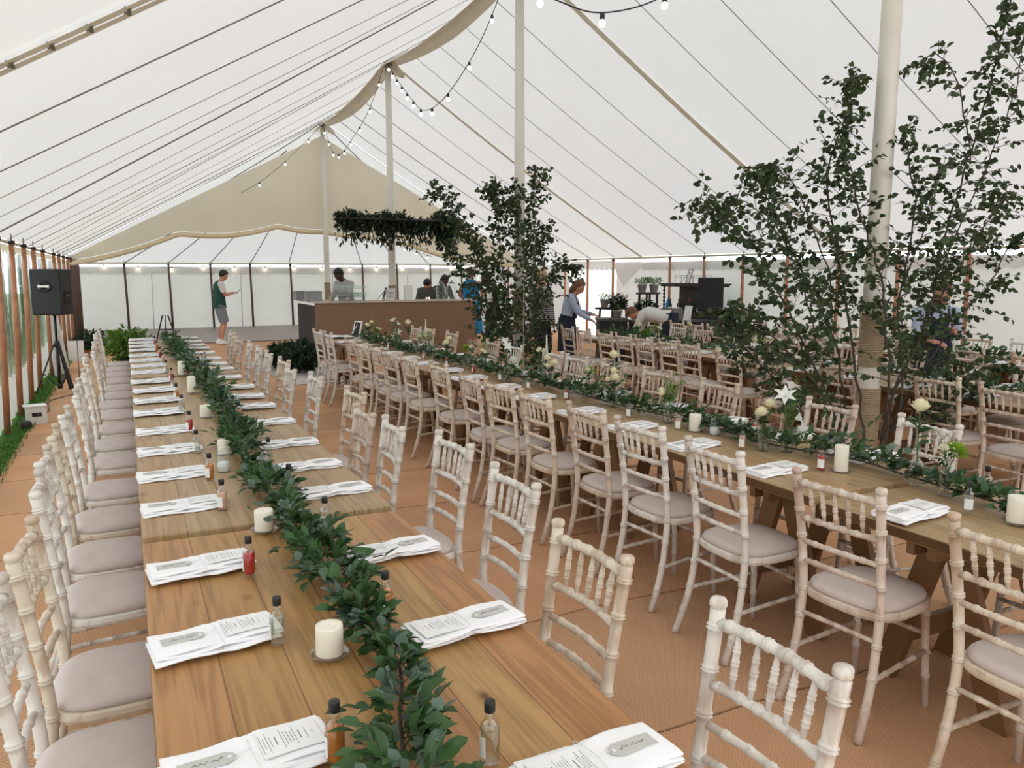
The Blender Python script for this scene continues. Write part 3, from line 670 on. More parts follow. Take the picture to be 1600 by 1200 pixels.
napkins('C', 'far side', [3.5, 4.1, 4.7, 5.3, 6.1, 6.7, 7.3, 8.0, 8.8, 9.4], lambda y: ROWS['C']['x'](y)+.77, PI)
napkins('D', 'near side', [3.9, 4.6, 5.3, 6.1, 6.7, 7.4, 8.1, 8.8, 9.5], lambda y: ROWS['D']['x'](y)+.16, 0)

def make_bottle(kind):
    t = thing('miniature_bottle', 'x', 'bottle')
    ml = {'red': 'liq_red', 'amber': 'liq_amber', 'clear': 'liq_clear', 'rose': 'liq_rose'}[kind]
    g = [(.017, .001), (.0185, .005), (.0185, .062), (.017, .070), (.010, .078), (.0078, .083), (.0078, .098)]
    m = MB(); m.lathe(g, n=14); m.build('bottle_glass', 'glass', t)
    f = .064 if kind != 'clear' else .06
    m = MB(); m.lathe([(.015, .005), (.0165, .008), (.0165, f), (.014, f+.002)], n=14); m.build('drink', ml, t)
    m = MB(); m.lathe([(.0095, .092), (.0102, .093), (.0102, .110), (.0095, .112)], n=14); m.build('screw_cap', 'black', t)
    m = MB(); m.grid(lambda u, v: (.0189*math.cos(PI*.72+u*PI*.56), .0189*math.sin(PI*.72+u*PI*.56), .014+.038*v), 8, 1); m.build('bottle_label', 'whiteplast', t)
    for c in t.children: c.scale = (1, 1, 1)
    return t
BT = {k: Proto(make_bottle(k)) for k in ('red', 'amber', 'clear', 'rose')}
BL = {'red': 'miniature red spirit bottle', 'amber': 'miniature amber spirit bottle', 'clear': 'miniature clear spirit bottle', 'rose': 'miniature pale pinkish spirit bottle'}
cnt = {}
def bottles(key, side, L_, sc=1.0):
    for (k, x, y) in sorted(L_, key=lambda q: q[2]):
        c = cnt.get((k, key, side), 0); cnt[(k, key, side)] = c+1
        o = BT[k].put((x, y, TOP), rnd(-.5, .9), f"{BL[k]}, {ORD[c]} such from the camera, {side} of the {SH[key]}", 'miniature bottles on the tables'); o.scale = (1.08, 1.08, 1.12)
bottles('A', 'window half', [('amber', .315, 1.44), ('clear', .30, 2.0), ('red', .30, 2.52), ('rose', .30, 3.29), ('amber', .30, 3.81), ('clear', .29, 4.42), ('red', .30, 5.07), ('clear', .30, 5.78), ('amber', .30, 6.39), ('clear', .31, 6.95), ('red', .32, 7.5), ('clear', .31, 8.2), ('rose', .31, 9.0), ('red', .31, 9.7), ('amber', .31, 10.6), ('red', .31, 11.4)])
bottles('A', 'inner half', [('clear', .585, 1.31), ('amber', .60, 2.05), ('clear', .615, 2.86), ('red', .59, 3.44), ('rose', .60, 4.6), ('clear', .60, 4.05), ('amber', .61, 5.3), ('rose', .61, 5.6), ('red', .61, 6.15), ('amber', .61, 7.2), ('rose', .61, 7.75), ('red', .61, 8.4), ('red', .61, 10.2), ('clear', .61, 11.2)])
bottles('B', 'near half', [('clear', 2.96, 1.97), ('red', 2.965, 2.72), ('rose', 2.95, 3.25), ('rose', 2.96, 3.82), ('clear', 2.93, 4.3), ('red', 2.93, 5.13), ('clear', 2.93, 5.75), ('clear', 2.93, 6.3), ('red', 2.93, 6.9), ('red', 2.93, 7.6), ('rose', 2.93, 8.3), ('red', 2.93, 9.6)])
bottles('B', 'far half', [('rose', 3.27, 2.1), ('clear', 3.22, 2.9), ('red', 3.25, 3.5), ('clear', 3.25, 4.15), ('amber', 3.24, 4.75), ('red', 3.3, 6.17), ('red', 3.3, 7.8), ('rose', 3.3, 8.8)])
bottles('C', 'near half', [('clear', 6.2, 5.6), ('rose', 6.3, 6.9), ('clear', 6.3, 8.0)]); bottles('D', 'near half', [('rose', 8.5, 7.2), ('clear', 8.4, 5.7)])

def make_candle(h, r, nm='pillar_candle'):
    t = thing(nm, 'x', 'candle')
    m = MB(); m.lathe([(r*.97, 0), (r, .003), (r, h-.006), (r*.96, h), (r*.7, h-.002), (.002, h-.004)], n=22); m.build('wax', 'wax', t)
    m = MB(); m.tube([(0, 0, h-.006), (.001, .001, h+.006), (.004, 0, h+.013)], .0011, 5); m.build('wick', 'string', t); return t
def make_dish():
    t = MB(); t.lathe([(.040, 0), (.046, .002), (.050, .009), (.048, .010), (.043, .005), (.001, .004)], n=26); return tag(t.build('candle_dish', 'glass'), 'x', 'dish')
C1, C2, C3, DS = Proto(make_candle(.075, .034)), Proto(make_candle(.125, .032)), Proto(make_candle(.10, .036)), Proto(make_dish())
def candles(key, L_):
    for i, (k, x, y) in enumerate(L_):
        rw = SH[key].split(',')[0]
        DS.put((x, y, TOP), 0, f"clear glass candle dish, {ORD[i]} from the camera on the {rw}", 'glass dishes under the candles')
        (C1, C2, C3)[k].put((x, y, TOP+.0045), rnd(0, 6), f"{('short', 'tall', 'stout')[k]} ivory pillar candle, {ORD[i]} candle from the camera on the {rw}", 'ivory pillar candles on the tables')
candles('A', [(0, .405, 1.88), (0, .41, 2.95), (0, .42, 4.33), (0, .43, 5.54), (1, .43, 6.75), (1, .43, 7.96), (0, .50, 10.1), (0, .52, 11.85)])
candles('B', [(2, 3.0, 1.80), (1, 3.03, 2.66), (2, 3.03, 3.75), (0, 3.17, 5.25), (1, 3.12, 6.5), (0, 3.1, 8.0)])
candles('C', [(2, 6.15, 6.0), (0, 6.2, 7.3), (0, 6.35, 8.9)])
def make_jar():
    t = thing('storm_jar', 'x', 'jar')
    m = MB(); m.lathe([(.028, 0), (.031, .004), (.031, .062), (.026, .075), (.026, .083)], n=18); m.build('jar_glass', 'glass', t)
    m = MB(); m.lathe([(.027, .003), (.028, .004), (.028, .045), (.027, .046)], n=14); m.build('filling', 'whiteplast', t)
    m = MB(); m.lathe([(.028, .083), (.028, .092), (.018, .098), (.006, .100), (.008, .108), (.004, .112)], n=16); m.build('stopper', 'glass', t); return t
JR = Proto(make_jar())
for i, (x, y, lb) in enumerate([(.53, 3.77, 'white-filled glass jar in the greenery of the first row, right of the third candle'), (.375, 3.95, 'clear glass jar in the greenery of the first row, by the amber bottle'), (.50, 9.2, 'white-filled glass jar near the far end of the first row'), (.58, 9.5, 'second of the glass jars near the far end of the first row'), (3.07, 3.62, 'white-filled glass jar beside the stout candle on the second row'), (3.15, 3.45, 'glass jar in the greenery on the second row, behind the roses'), (3.12, 4.9, 'glass jar by the short candle on the second row')]):
    JR.put((x, y, TOP), rnd(0, 3), lb, 'glass jars on the tables')

# ================================================================== GREENERY
def garland(name, pts, seed, dens, label, width=.085, zb=TOP+.015, mats=('ruscus', 'euca'), near=99, blob=1.0, lsz=1.0):
    random.seed(seed); t = thing(name, label, 'garland')
    P = catm(pts, 10); st = MB(); st.tube([(p.x, p.y, zb+.008) for p in P], .005, 5)
    A, B = MB(), MB(); seg = []
    tot = sum((b-a).length for a, b in zip(P, P[1:])); n = int(tot*dens)
    for a, b in zip(P, P[1:]): seg.append(((b-a).length, a, b))
    def at(s):
        for l, a, b in seg:
            if s <= l: return a.lerp(b, s/max(l, 1e-6)), (b-a).normalized()
            s -= l
        return P[-1].copy(), Vector((0, 1, 0))
    for k in range(n):      # little sprigs leaving the spine
        c, T = at(rnd(0, tot)); side = Vector((-T.y, T.x, 0)); u = random.choice((-1, 1)); spread = rnd(.25, 1)*(1.7 if k % 11 == 0 else 1)*width*blob*(1+.5*math.sin(c.y*5+seed))
        base = Vector((c.x, c.y, zb+rnd(0, .02))); d = (side*u*rnd(.3, 1) + T*rnd(-.9, .3) + Vector((0, 0, rnd(-.05, .7)))).normalized()
        tip = base + d*spread; tip.z = max(zb-.006, tip.z)
        if k % 3 == 0: st.tube([base, base.lerp(tip, .5)+Vector((0, 0, .012)), tip], .0013, 4, False)
        eu = random.random() < .38
        for j in range(4):
            q = base.lerp(tip, .35+.65*j/3) + Vector((rnd(-.008, .008), rnd(-.008, .008), .012*math.sin(PI*j/3)+rnd(0, .012))); q.z = max(q.z, zb-.008)
            ld = (d + side*rnd(-.8, .8) + T*rnd(-.6, .6) + Vector((0, 0, rnd(-.25, .5)))).normalized(); 
            if q.z < zb+.01: ld.z = abs(ld.z)*.5
            nr = (rnd(-.6, .6), rnd(-.6, .6), 1)
            if eu: B.leaf(q, ld, nr, rnd(.024, .038)*lsz, rnd(.026, .04)*lsz, fold=.1)
            else: A.leaf(q, ld, nr, rnd(.036, .060)*lsz, rnd(.024, .036)*lsz, fold=.18, droop=rnd(0, .25))
    st.build('garland_stem', 'twig', t); A.build('ruscus_leaves', mats[0], t); B.build('eucalyptus_leaves', mats[1], t); return t
garland('leaf_garland', [(.37, .75, 0), (.40, 1.2, 0), (.45, 1.45, 0), (.53, 1.72, 0), (.52, 2.04, 0), (.52, 2.34, 0), (.51, 2.80, 0), (.51, 3.2, 0)], 2, 160, 'nearest stretch of green leaf garland, on the nearest table of the first row', .088, lsz=1.05)
garland('leaf_garland', [(.51, 3.2, 0), (.51, 3.8, 0), (.52, 4.4, 0), (.55, 5.4, 0), (.57, 6.6, 0)], 4, 105, 'middle stretch of green leaf garland running up the first row', .088, lsz=1.1)
garland('leaf_garland', [(.57, 6.6, 0), (.56, 8.0, 0), (.52, 9.4, 0), (.53, 11, 0), (.52, 12.5, 0)], 5, 62, 'furthest stretch of green leaf garland, running up to the easel', .11, lsz=1.35)
garland('leaf_garland', [(3.12, 1.2, 0), (3.12, 1.9, 0), (3.17, 2.4, 0), (3.22, 2.75, 0), (3.10, 3.2, 0), (3.13, 3.7, 0), (3.12, 4.1, 0), (3.08, 4.6, 0)], 6, 120, 'near stretch of green leaf garland on the second row, passing the roses', .105, lsz=1.05)
garland('leaf_garland', [(3.08, 4.6, 0), (3.1, 5.3, 0), (3.12, 6.0, 0), (3.08, 7, 0), (3.05, 8, 0), (3.0, 9.4, 0), (3.0, 11.3, 0)], 8, 72, 'far stretch of green leaf garland on the second row, towards the bar', .14, lsz=1.25)
garland('leaf_garland', [(ROWS['C']['x'](y)+.46, y, 0) for y in (3.1, 4.5, 6, 7.5, 9, 10.2)], 9, 40, 'green leaf garland along the third row, beyond the birch branches', .14, lsz=1.4)
garland('leaf_garland', [(ROWS['D']['x'](y)+.46, y, 0) for y in (3.6, 5.5, 7.5, 9, 10.5)], 10, 34, 'green leaf garland along the fourth row, by the white side wall', .14, lsz=1.5)

# flowers
def rose(m, c, r, mi=0, up=(0, 0, 1), petals=16):
    c = Vector(c); U = Vector(up).normalized(); X = U.orthogonal().normalized(); Y = U.cross(X)
    for k in range(petals):
        t = k/petals; a = k*2.4; rr = r*(.15+.85*t); d = X*math.cos(a)+Y*math.sin(a); h = r*(.9-.75*t*t)
        def g(u, v, d=d, rr=rr, h=h):
            s = (u-.5)*1.5; w = (X*math.cos(a+s)+Y*math.sin(a+s)); return c + w*rr*(.35+.65*v**.7) + U*(-r*.35+(h+r*.35)*v*(1-.25*abs(s)*v))
        m.grid(g, 4, 3, mi)
def lily(m, c, r, dr, mi=0):
    c = Vector(c); D = Vector(dr).normalized(); X = D.orthogonal().normalized(); Y = D.cross(X)
    for k in range(6):
        a = k*PI/3; w = X*math.cos(a)+Y*math.sin(a); sd = D.cross(w)
        def g(u, v, w=w, sd=sd): return c + D*r*(v*1.0-.55*v**3) + w*r*(.08+.95*v**2) + sd*(u-.5)*r*.5*math.sin(PI*min(.97, v*.9+.08))
        m.grid(g, 2, 6, mi)
def mum(m, c, r, mi=0):
    for k in range(150):
        z = 1-1.35*k/150; a = k*2.4; q = math.sqrt(max(0, 1-z*z)); d = Vector((q*math.cos(a), q*math.sin(a), z)); p = Vector(c)+d*r*.3
        m.leaf(p, d, (0, 0, 1) if abs(z) < .8 else (1, 0, 0), r*.85, r*.16, mi, .3)
def make_vase(style, seed):
    random.seed(seed); t = thing('flower_vase', 'x', 'flowers'); H = {'roses': .14, 'lily': .13, 'mixed': .12, 'tall': .17, 'greens': .13, 'bottle': .16}[style]
    if style in ('roses', 'mixed', 'greens', 'tall'): pf = [(.028, 0), (.032, .004), (.030, .02), (.032, H*.6), (.040, H)]
    elif style == 'lily': pf = [(.034, 0), (.036, .003), (.036, H)]
    else: pf = [(.032, 0), (.035, .006), (.035, H*.5), (.028, H*.62), (.014, H*.72), (.013, H*.92), (.018, H)]
    m = MB(); m.lathe(pf[:], n=18)
    m.f = [f for f in m.f if len(f) < 18] + [m.f[-2]]; m.m = [0]*len(m.f); m.s = [True]*len(m.f); m.build('vase_glass', 'glass', t)
    m = MB(); m.lathe([(r*.9, z+.004) for r, z in pf if z < H*.65] + [(pf[2][0]*.9, H*.6)], n=14); m.build('water', 'liq_clear', t)
    st, fl, lv, sm = MB(), MB(), MB(), MB()
    def stem(top, r=.002):
        b = Vector((-top[0]*.25, -top[1]*.25, .012)); st.tube([b, Vector((top[0]*.25, top[1]*.25, H)), Vector(top)*.5+Vector((top[0]*.2, top[1]*.2, (H+top[2])/2-top[2]*.5)), Vector(top)], r, 5, False)
    def bl(nm, f, p, *a): q = MB(); f(q, p, *a); q.build(nm, 'lily' if f is lily else 'rose', t)
    def leafy(top, n, l=.045, w=.028, m_=None):
        for k in range(n):
            q = Vector((top[0]*.5, top[1]*.5, H)).lerp(Vector(top), rnd(0, .9)); a = rnd(0, 2*PI); (m_ or lv).leaf(q, (math.cos(a), math.sin(a), rnd(-.2, .7)), (rnd(-.5, .5), rnd(-.5, .5), 1), l*rnd(.8, 1.3), w*rnd(.8, 1.2), fold=.15)
    def fern(base, top, n=26, l=.035):
        base, top = Vector(base), Vector(top); d = (top-base).normalized(); sd = d.cross(Vector((.3, 1, .1))).normalized()
        for k in range(n):
            q = base.lerp(top, k/n); s = 1 if k % 2 else -1
            sm.leaf(q, sd*s*rnd(.3, 1)+d*.6+d.cross(sd)*rnd(-.8, .8), (rnd(-1, 1), rnd(-1, 1), rnd(0, 1)), l*(1.05-k/n*.75), l*.13)
        st.tube([base, top], .0015, 4, False)
    if style == 'roses':
        for p, r in (((-.03, -.01, H+.07), .042), ((.035, .0, H+.11), .036), ((.0, .04, H+.05), .03)): stem(p); bl('rose_bloom', rose, p, r)
        leafy((-.05, 0, H+.05), 6, .05, .04); leafy((.04, .03, H+.08), 6, .05, .035)
    elif style == 'lily':
        for p, d in (((-.02, .01, H+.16), (-.5, -.5, .7)), ((.03, .03, H+.20), (.5, 0, .8)), ((.02, -.03, H+.05), (.6, -.5, .3)), ((.05, -.02, H+.0), (.8, -.3, -.3))): stem(p, .003); bl('lily_bloom', lily, p, .062, d)
        leafy((0, 0, H+.2), 16, .07, .018); fern((.03, .02, H), (.10, .05, H+.26), 30, .05); fern((.0, .02, H), (.07, .0, H+.2), 30, .05)
    elif style == 'mixed':
        stem((.045, 0, H+.055)); g = MB(); mum(g, (.045, 0, H+.055), .05); g.build('chrysanthemum', 'mum', t); stem((-.02, .01, H+.08)); bl('rose_bloom', rose, (-.02, .01, H+.08), .026)
        for k in range(120): 
            a = rnd(0, 2*PI); q = Vector((-.04+rnd(-.05, .05), rnd(-.04, .04), H+rnd(.02, .16))); fl.ell(q, (.0035,)*3, nu=4, nv=3)
            if k % 8 == 0: st.tube([(0, 0, H), q], .0007, 3, False)
        leafy((-.04, 0, H+.05), 8)
    elif style == 'bottle':
        stem((.0, 0, H+.19), .003); bl('rose_bloom', rose, (.0, 0, H+.19), .046); leafy((-.01, 0, H+.15), 10, .06, .045)
    elif style == 'tall':
        for p in ((-.03, 0, H+.12), (-.005, .02, H+.13), (.02, 0, H+.11)): stem(p); bl('rose_bloom', rose, p, .025)
        for k in range(70):
            z = k/70; a = k*2.4; fl.ell((.05+.012*math.cos(a)*(1-z), .012*math.sin(a)*(1-z), H+.05+.20*z), (.006, .006, .007), nu=5, nv=4)
        stem((.05, 0, H+.25)); fern((.02, .02, H), (.10, .0, H+.20)); fern((-.02, 0, H), (-.08, .03, H+.14)); leafy((0, 0, H+.06), 8)
    else:
        fern((0, 0, H), (.05, .01, H+.20), 34, .05); fern((0, 0, H), (.09, -.03, H+.14), 30, .05); fern((0, 0, H), (.0, .03, H+.17), 30, .05); fern((0, 0, H), (.06, .05, H+.11), 30, .05)
        for p in ((-.05, 0, H+.06), (-.03, .03, H+.075)): stem(p); bl('rose_bloom', rose, p, .026)
        bl('rose_bloom', rose, (.055, -.02, H+.02), .013); leafy((0, 0, H+.05), 5)
    st.build('flower_stems', 'stem', t)
    if fl.v: fl.build('small_blossom', 'gyp', t)
    if lv.v: lv.build('leaves', 'ruscus', t)
    if sm.v: sm.build('fern_fronds', 'fern', t)
    return t
VP = {s: Proto(make_vase(s, i+30)) for i, s in enumerate(['roses', 'lily', 'mixed', 'tall', 'greens', 'bottle'])}
for s, x, y, rz, lb in [
 ('bottle', 3.16, 2.36, 0, 'tall bottle vase holding one cream carnation-like rose on the second row'),
 ('mixed', 3.12, 2.18, 0, 'round glass vase with lime green chrysanthemum and tiny white blossom'),
 ('roses', 3.02, 3.17, 0, 'glass vase of two big cream roses beside the white lilies'),
 ('lily', 3.12, 3.10, 0, 'square glass vase of white lilies and lime greenery on the second row'),
 ('greens', 3.05, 4.05, 0, 'tapered glass vase of feathery green ferns and cream freesias'),
 ('roses', 3.08, 4.72, 1, 'glass vase with a cream rose and tiny blossom, behind the ferns'),
 ('bottle', 3.16, 4.85, 1, 'tall bottle vase with a cream rose high above the second row'),
 ('tall', 3.15, 5.95, 0, 'glass vase of cream roses and a white flower spike beside the pole'),
 ('roses', 3.1, 5.7, 2, 'small glass vase of cream roses in front of the flower spike'),
 ('mixed', 3.2, 5.25, 1, 'low vase of tiny white blossom and a green bloom beside the short candle'),
 ('lily', 3.0, 6.3, 1, 'white lilies in a square vase by the tall second-row candle'),
 ('mixed', 3.12, 7.45, 2, 'low vase of tiny white blossom before the bright ferns, second row'),
 ('mixed', 3.12, 8.95, 1, 'low vase of white blossom far along the second row, near the pale rose'),
 ('greens', 3.1, 7.0, 1, 'glass vase of bright ferns on the second row, before the brown bar'),
 ('roses', 3.05, 7.9, .5, 'glass vase of cream roses and green ferns far along the second row'),
 ('tall', 3.1, 8.6, 2, 'glass vase of cream flowers and a green spike far along the second row'),
 ('bottle', 3.05, 9.2, 0, 'bottle vase with a pale rose far along the second row'),
 ('lily', 3.1, 9.8, 2, 'glass vase of white lilies near the far end of the second row'),
 ('greens', 3.05, 10.5, 2, 'glass vase of ferns near the far end of the second row'),
 ('roses', 3.1, 11.1, 0, 'glass vase with a cream rose beside the picture frame'),
 ('tall', 6.2, 4.4, 0, 'glass vase of flowers on the third row behind the rope-wrapped pole'),
 ('greens', 6.45, 6.9, 0, 'glass vase of ferns and yellow buds on the third row'),
 ('tall', 6.5, 8.2, 1, 'dark-leaved vase with a tall pale spike on the third row'),
 ('roses', 6.6, 9.5, 1, 'glass vase with green balls and pale roses at the end of the third row'),
 ('greens', 6.5, 8.9, 2, 'vase of leafy sprigs on the third row in front of the bending person'),
 ('tall', 8.5, 6.6, 1, 'glass vase of flowers on the fourth row'),
 ('roses', 8.6, 8.6, 1, 'glass vase of pale roses far along the fourth row')]:
    VP[s].put((x, y, TOP), rz, lb, 'flower vases on the tables')

# ================================================================== BIRCH BRANCHES ROUND THE POLES
def birch(name, label, paths, seed, bark='twig', tw=26, grp='birch branches standing round the poles', r0=.0095, lsize=1.0, start=.22):
    random.seed(seed); t = thing(name, label, 'branch', (0, 0, 0), 0, grp); W, Lf = MB(), MB()
    for pi, pts in enumerate(paths):
        pts = [Vector(p) for p in pts]
        if pi == 0: pts[0].z = 0.0
        P = catm(pts, 7); k = len(P); rr = r0 if pi == 0 else r0*.45
        for i in range(1, k-1): P[i] = P[i] + Vector((rnd(-.012, .012), rnd(-.012, .012), 0))
        W.tube(P, [rr*(1-.8*i/k)+.0015 for i in range(k)], 6)
        Ltot = sum((b-a).length for a, b in zip(P, P[1:])); n = int(Ltot*tw*.42)
        for q in range(n):
            u = start*(pi == 0) + (1-start*(pi == 0))*((q+rnd(0, 1))/n); i = min(int(u*(k-1)), k-2); b = P[i].lerp(P[i+1], u*(k-1)-i); T = (P[i+1]-P[i]).normalized()
            a = rnd(0, 2*PI); o = Vector((math.cos(a), math.sin(a), 0)); o = (o - T*o.dot(T)).normalized()
            ln = rnd(.16, .42)*(1.15-.6*u); d = (T*rnd(.3, .9)+o).normalized(); tip = b+d*ln+Vector((0, 0, -.12*ln)); mid = b.lerp(tip, .5)+Vector((0, 0, .05*ln))
            W.tube([b, mid, tip], [.0032*(1.2-u*.6), .002, .001], 4, False)
            nl = int(5+ln*20)
            for j in range(nl):
                v = (j+.6)/nl; p = b.lerp(mid, v*2) if v < .5 else mid.lerp(tip, v*2-1)
                ld = (d*rnd(.1, .8) + Vector((rnd(-1, 1), rnd(-1, 1), rnd(-.9, .25)))).normalized(); pt = p+ld*rnd(.006, .02)
                Lf.leaf(pt, ld, (rnd(-1, 1), rnd(-1, 1), rnd(.0, 1.2)), rnd(.040, .062)*lsize, rnd(.038, .052)*lsize, fold=rnd(0, .25), droop=rnd(0, .3))
    W.build('branch_wood', bark, t); Lf.build('leaves', 'birch', t); return t
B1 = [
 ([[(4.99, 4.12, 0.05), (4.90, 4.17, 0.79), (4.80, 4.31, 1.69), (4.69, 4.39, 2.34), (4.79, 4.36, 2.79), (4.89, 4.36, 3.09)], [(4.77, 4.28, 1.45), (4.58, 4.47, 2.16), (4.43, 4.6, 2.48), (4.3, 4.65, 2.41)]], 'leafy birch branch rising close against the near side of the rope-wrapped pole', 44),
 ([[(4.88, 4.1, 0.05), (4.60, 4.16, 0.73), (4.19, 4.22, 1.46), (3.92, 4.3, 1.88), (3.55, 4.42, 2.21)], [(4.50, 4.20, 1.1), (4.34, 4.34, 1.8), (3.97, 4.45, 2.2), (3.7, 4.48, 2.05)]], 'birch branch arching far out over the second row from the rope-wrapped pole', 40),
 ([[(4.84, 4.0, 0.05), (4.42, 4.10, 0.85), (4.1, 4.17, 1.2), (3.85, 4.23, 1.42), (3.7, 4.25, 1.45)], [(4.6, 4.05, .6), (4.35, 4.1, .9), (4.15, 4.1, .85)]], 'low birch branch leaning over the second row chairs beside the rope-wrapped pole', 40),
 ([[(5.08, 4.40, 0), (5.2, 4.65, 1.01), (5.05, 4.97, 1.74), (4.96, 5.2, 2.22), (4.84, 5.31, 2.54)]], 'birch branch standing behind the rope-wrapped pole and leaning away', 40),
 ([[(5.0, 4.02, 0.05), (4.95, 3.95, 0.74), (4.83, 3.97, 1.6), (4.69, 4.08, 2.13), (4.54, 4.1, 2.54)]], 'thin dark birch branch crossing in front of the rope-wrapped pole', 30),
 ([[(5.22, 4.22, 0), (5.30, 4.24, 0.65), (5.48, 4.12, 1.25), (5.57, 4.07, 1.92), (5.72, 4.0, 2.63), (5.85, 3.93, 3.35), (5.95, 3.95, 3.76)], [(5.70, 3.99, 2.5), (5.57, 4.02, 3.0), (5.43, 4.12, 3.28), (5.32, 4.16, 3.19)], [(5.52, 4.1, 1.6), (5.9, 4.0, 2.5), (6.1, 3.95, 3.1), (6.15, 3.95, 3.5)]], 'tallest birch branch, reaching above the picture beside the rope-wrapped pole', 36),
 ([[(5.25, 4.30, 0), (5.62, 4.42, 0.8), (6.14, 4.42, 1.58), (6.6, 4.44, 2.1), (6.9, 4.47, 2.4)]], 'birch branch leaning out over the third row towards the white side wall', 36),
 ([[(5.18, 4.12, 0.0), (5.2, 4.05, 0.79), (5.2, 4.12, 1.5), (5.24, 4.07, 2.15), (5.2, 4.18, 2.73)], [(5.2, 4.1, 1.6), (5.3, 4.0, 2.1), (5.36, 3.95, 2.5)]], 'upright birch branch just beyond the rope wrap of the nearest pole', 32),
 ([[(5.2, 4.05, 0), (5.34, 4.02, 0.55), (5.63, 3.89, 0.9), (5.95, 3.82, 1.0)], [(5.4, 4, .6), (5.55, 3.8, .8), (5.7, 3.7, .8)]], 'lowest birch branch, spreading over the third row chairs', 42),
 ([[(5.27, 4.38, 0), (5.62, 4.4, 0.56), (6.1, 4.35, 1.22), (6.52, 4.3, 1.63), (6.75, 4.3, 2.0)]], 'birch branch spreading in front of the apron-wearing person', 34),
 ([[(5.02, 4.44, 0), (5.0, 4.77, 0.53), (4.74, 5.11, 0.99), (4.59, 5.35, 1.3)]], 'short birch branch low behind the rope-wrapped pole', 46)]
for i, (p, lb, tw) in enumerate(B1): birch('birch_branch', lb, p, 50+i, tw=tw*1.25, start=.30 if i not in (8, 10, 2) else .35)
B2 = [
 ([[(4.98, 10.2, 0), (4.78, 10.28, 1.04), (4.5, 10.45, 1.94), (4.24, 10.53, 2.5), (3.94, 10.61, 2.86)]], 'birch branch at the middle pole arching towards the brown bar', 1.25),
 ([[(4.98, 10.1, 0), (4.86, 10.14, 1.05), (4.8, 10.29, 1.94), (4.74, 10.32, 2.6), (4.69, 10.37, 2.9)]], 'upright leafy birch branch on the bar side of the middle pole', 1.3),
 ([[(5.1, 10.15, 0), (5.18, 10.17, 0.86), (5.28, 10.25, 1.76), (5.34, 10.35, 2.58), (5.47, 10.36, 3.15)]], 'tallest birch branch at the middle pole', 1.25),
 ([[(5.2, 10.28, 0), (5.40, 10.36, 0.65), (5.63, 10.46, 1.45), (5.85, 10.48, 1.80), (6.1, 10.4, 1.75)]], 'birch branch at the middle pole arching towards the striped-top person', 1.2),
 ([[(5.0, 10.42, 0), (4.77, 10.51, 0.47), (4.64, 10.58, 1.21), (4.39, 10.79, 1.76), (4.22, 10.91, 2.06)]], 'drooping birch branch at the middle pole in front of the bar front', 1.2),
 ([[(5.06, 10.1, 0), (5.0, 9.98, 1.05), (5.0, 10.02, 1.94), (4.96, 10.11, 2.5), (4.9, 10.17, 2.85)]], 'leafy birch branch directly in front of the middle pole', 1.3),
 ([[(5.12, 10.55, 0), (5.17, 10.9, 0.8), (5.0, 11.2, 1.67), (4.86, 11.5, 2.3)]], 'birch branch standing behind the middle pole', 1.2),
 ([[(5.2, 10.5, 0), (5.52, 10.72, 1.0), (5.7, 10.9, 1.96), (5.85, 11.0, 2.4)]], 'birch branch behind the middle pole on its doorway side', 1.2)]
for i, (p, lb, ls) in enumerate(B2): birch('birch_branch', lb, p, 80+i, 'birchbark' if i in (2, 5) else 'twig', tw=64, lsize=ls, start=.12)

# hanging greenery over the bar
def fuzzy(name, label, c, size, n, cat='greenery', mat='darkleaf', dangle=0, seed=1, extra=None, lsz=.07, grp=None, clumps=None):
    random.seed(seed); t = thing(name, label, cat, c, 0, grp); m = MB(); st = MB()
    for k in range(n):
        a, b = rnd(0, 2*PI), rnd(-1, 1); q = math.sqrt(1-b*b); rr = rnd(.35, 1)
        cx, cy, cz, sx, sy, sz = (0, 0, 0, *size) if not clumps else random.choice(clumps)
        p = Vector((cx+sx*rr*q*math.cos(a), cy+sy*rr*q*math.sin(a), cz+sz*rr*b)); d = Vector((math.cos(a)*rnd(.2, 1), math.sin(a)*rnd(.2, 1), rnd(-1, .8)))
        if dangle and random.random() < .25: p.z -= rnd(0, dangle); d.z = -1.5
        l = lsz*rnd(.6, 1.5); d.normalize(); p.z = max(p.z, .01-c[2])
        for s in (-1, 0, 1): m.leaf(p, (d+Vector((rnd(-.5, .5)*s, rnd(-.5, .5), s*.35))).normalized(), (rnd(-1, 1), rnd(-1, 1), 1), l, l*.3, fold=.2)
        if k % 9 == 0: st.tube([(cx*.8, cy, cz), p], .003, 4, False)
    m.build('foliage', mat, t); st.build('stems', 'twig', t)
    if extra: extra(t)
    return t
def ladder(t):
    for s in (-1, 1): MB().tube([(-1.28, s*.2, .05), (1.30, s*.2, .05)], .028, 8).build('ladder_rail', 'darkoak', t)
    for k in range(8): MB().tube([(-1.15+k*.33, -.2, .05), (-1.15+k*.33, .2, .05)], .017, 7).build('ladder_rung', 'darkoak', t)
    for k in range(3): MB().lathe([(.088, .02+k*.03), (.10, .03+k*.03), (.088, .04+k*.03)], (-.02, .5, 0), n=14).build('rope_lashing', 'rope', t)
    MB().tube([(-.02, .2, .05), (-.02, .42, .06)], .02, 7).build('bracket', 'darkoak', t)
fuzzy('hanging_greenery', 'dark foliage on a wooden ladder suspended over the bar', (5.14, 15.95, 2.72), (1.2, .3, .25), 3300, 'greenery', 'darkleaf', .34, 3, ladder, .085,
      clumps=[(-1.05, 0, .05, .28, .28, .22), (-.55, 0, 0, .5, .28, .2), (-.1, 0, .02, .4, .28, .22), (.35, 0, -.06, .35, .25, .16), (.95, 0, 0, .36, .3, .30), (1.05, 0, -.05, .3, .28, .28)])

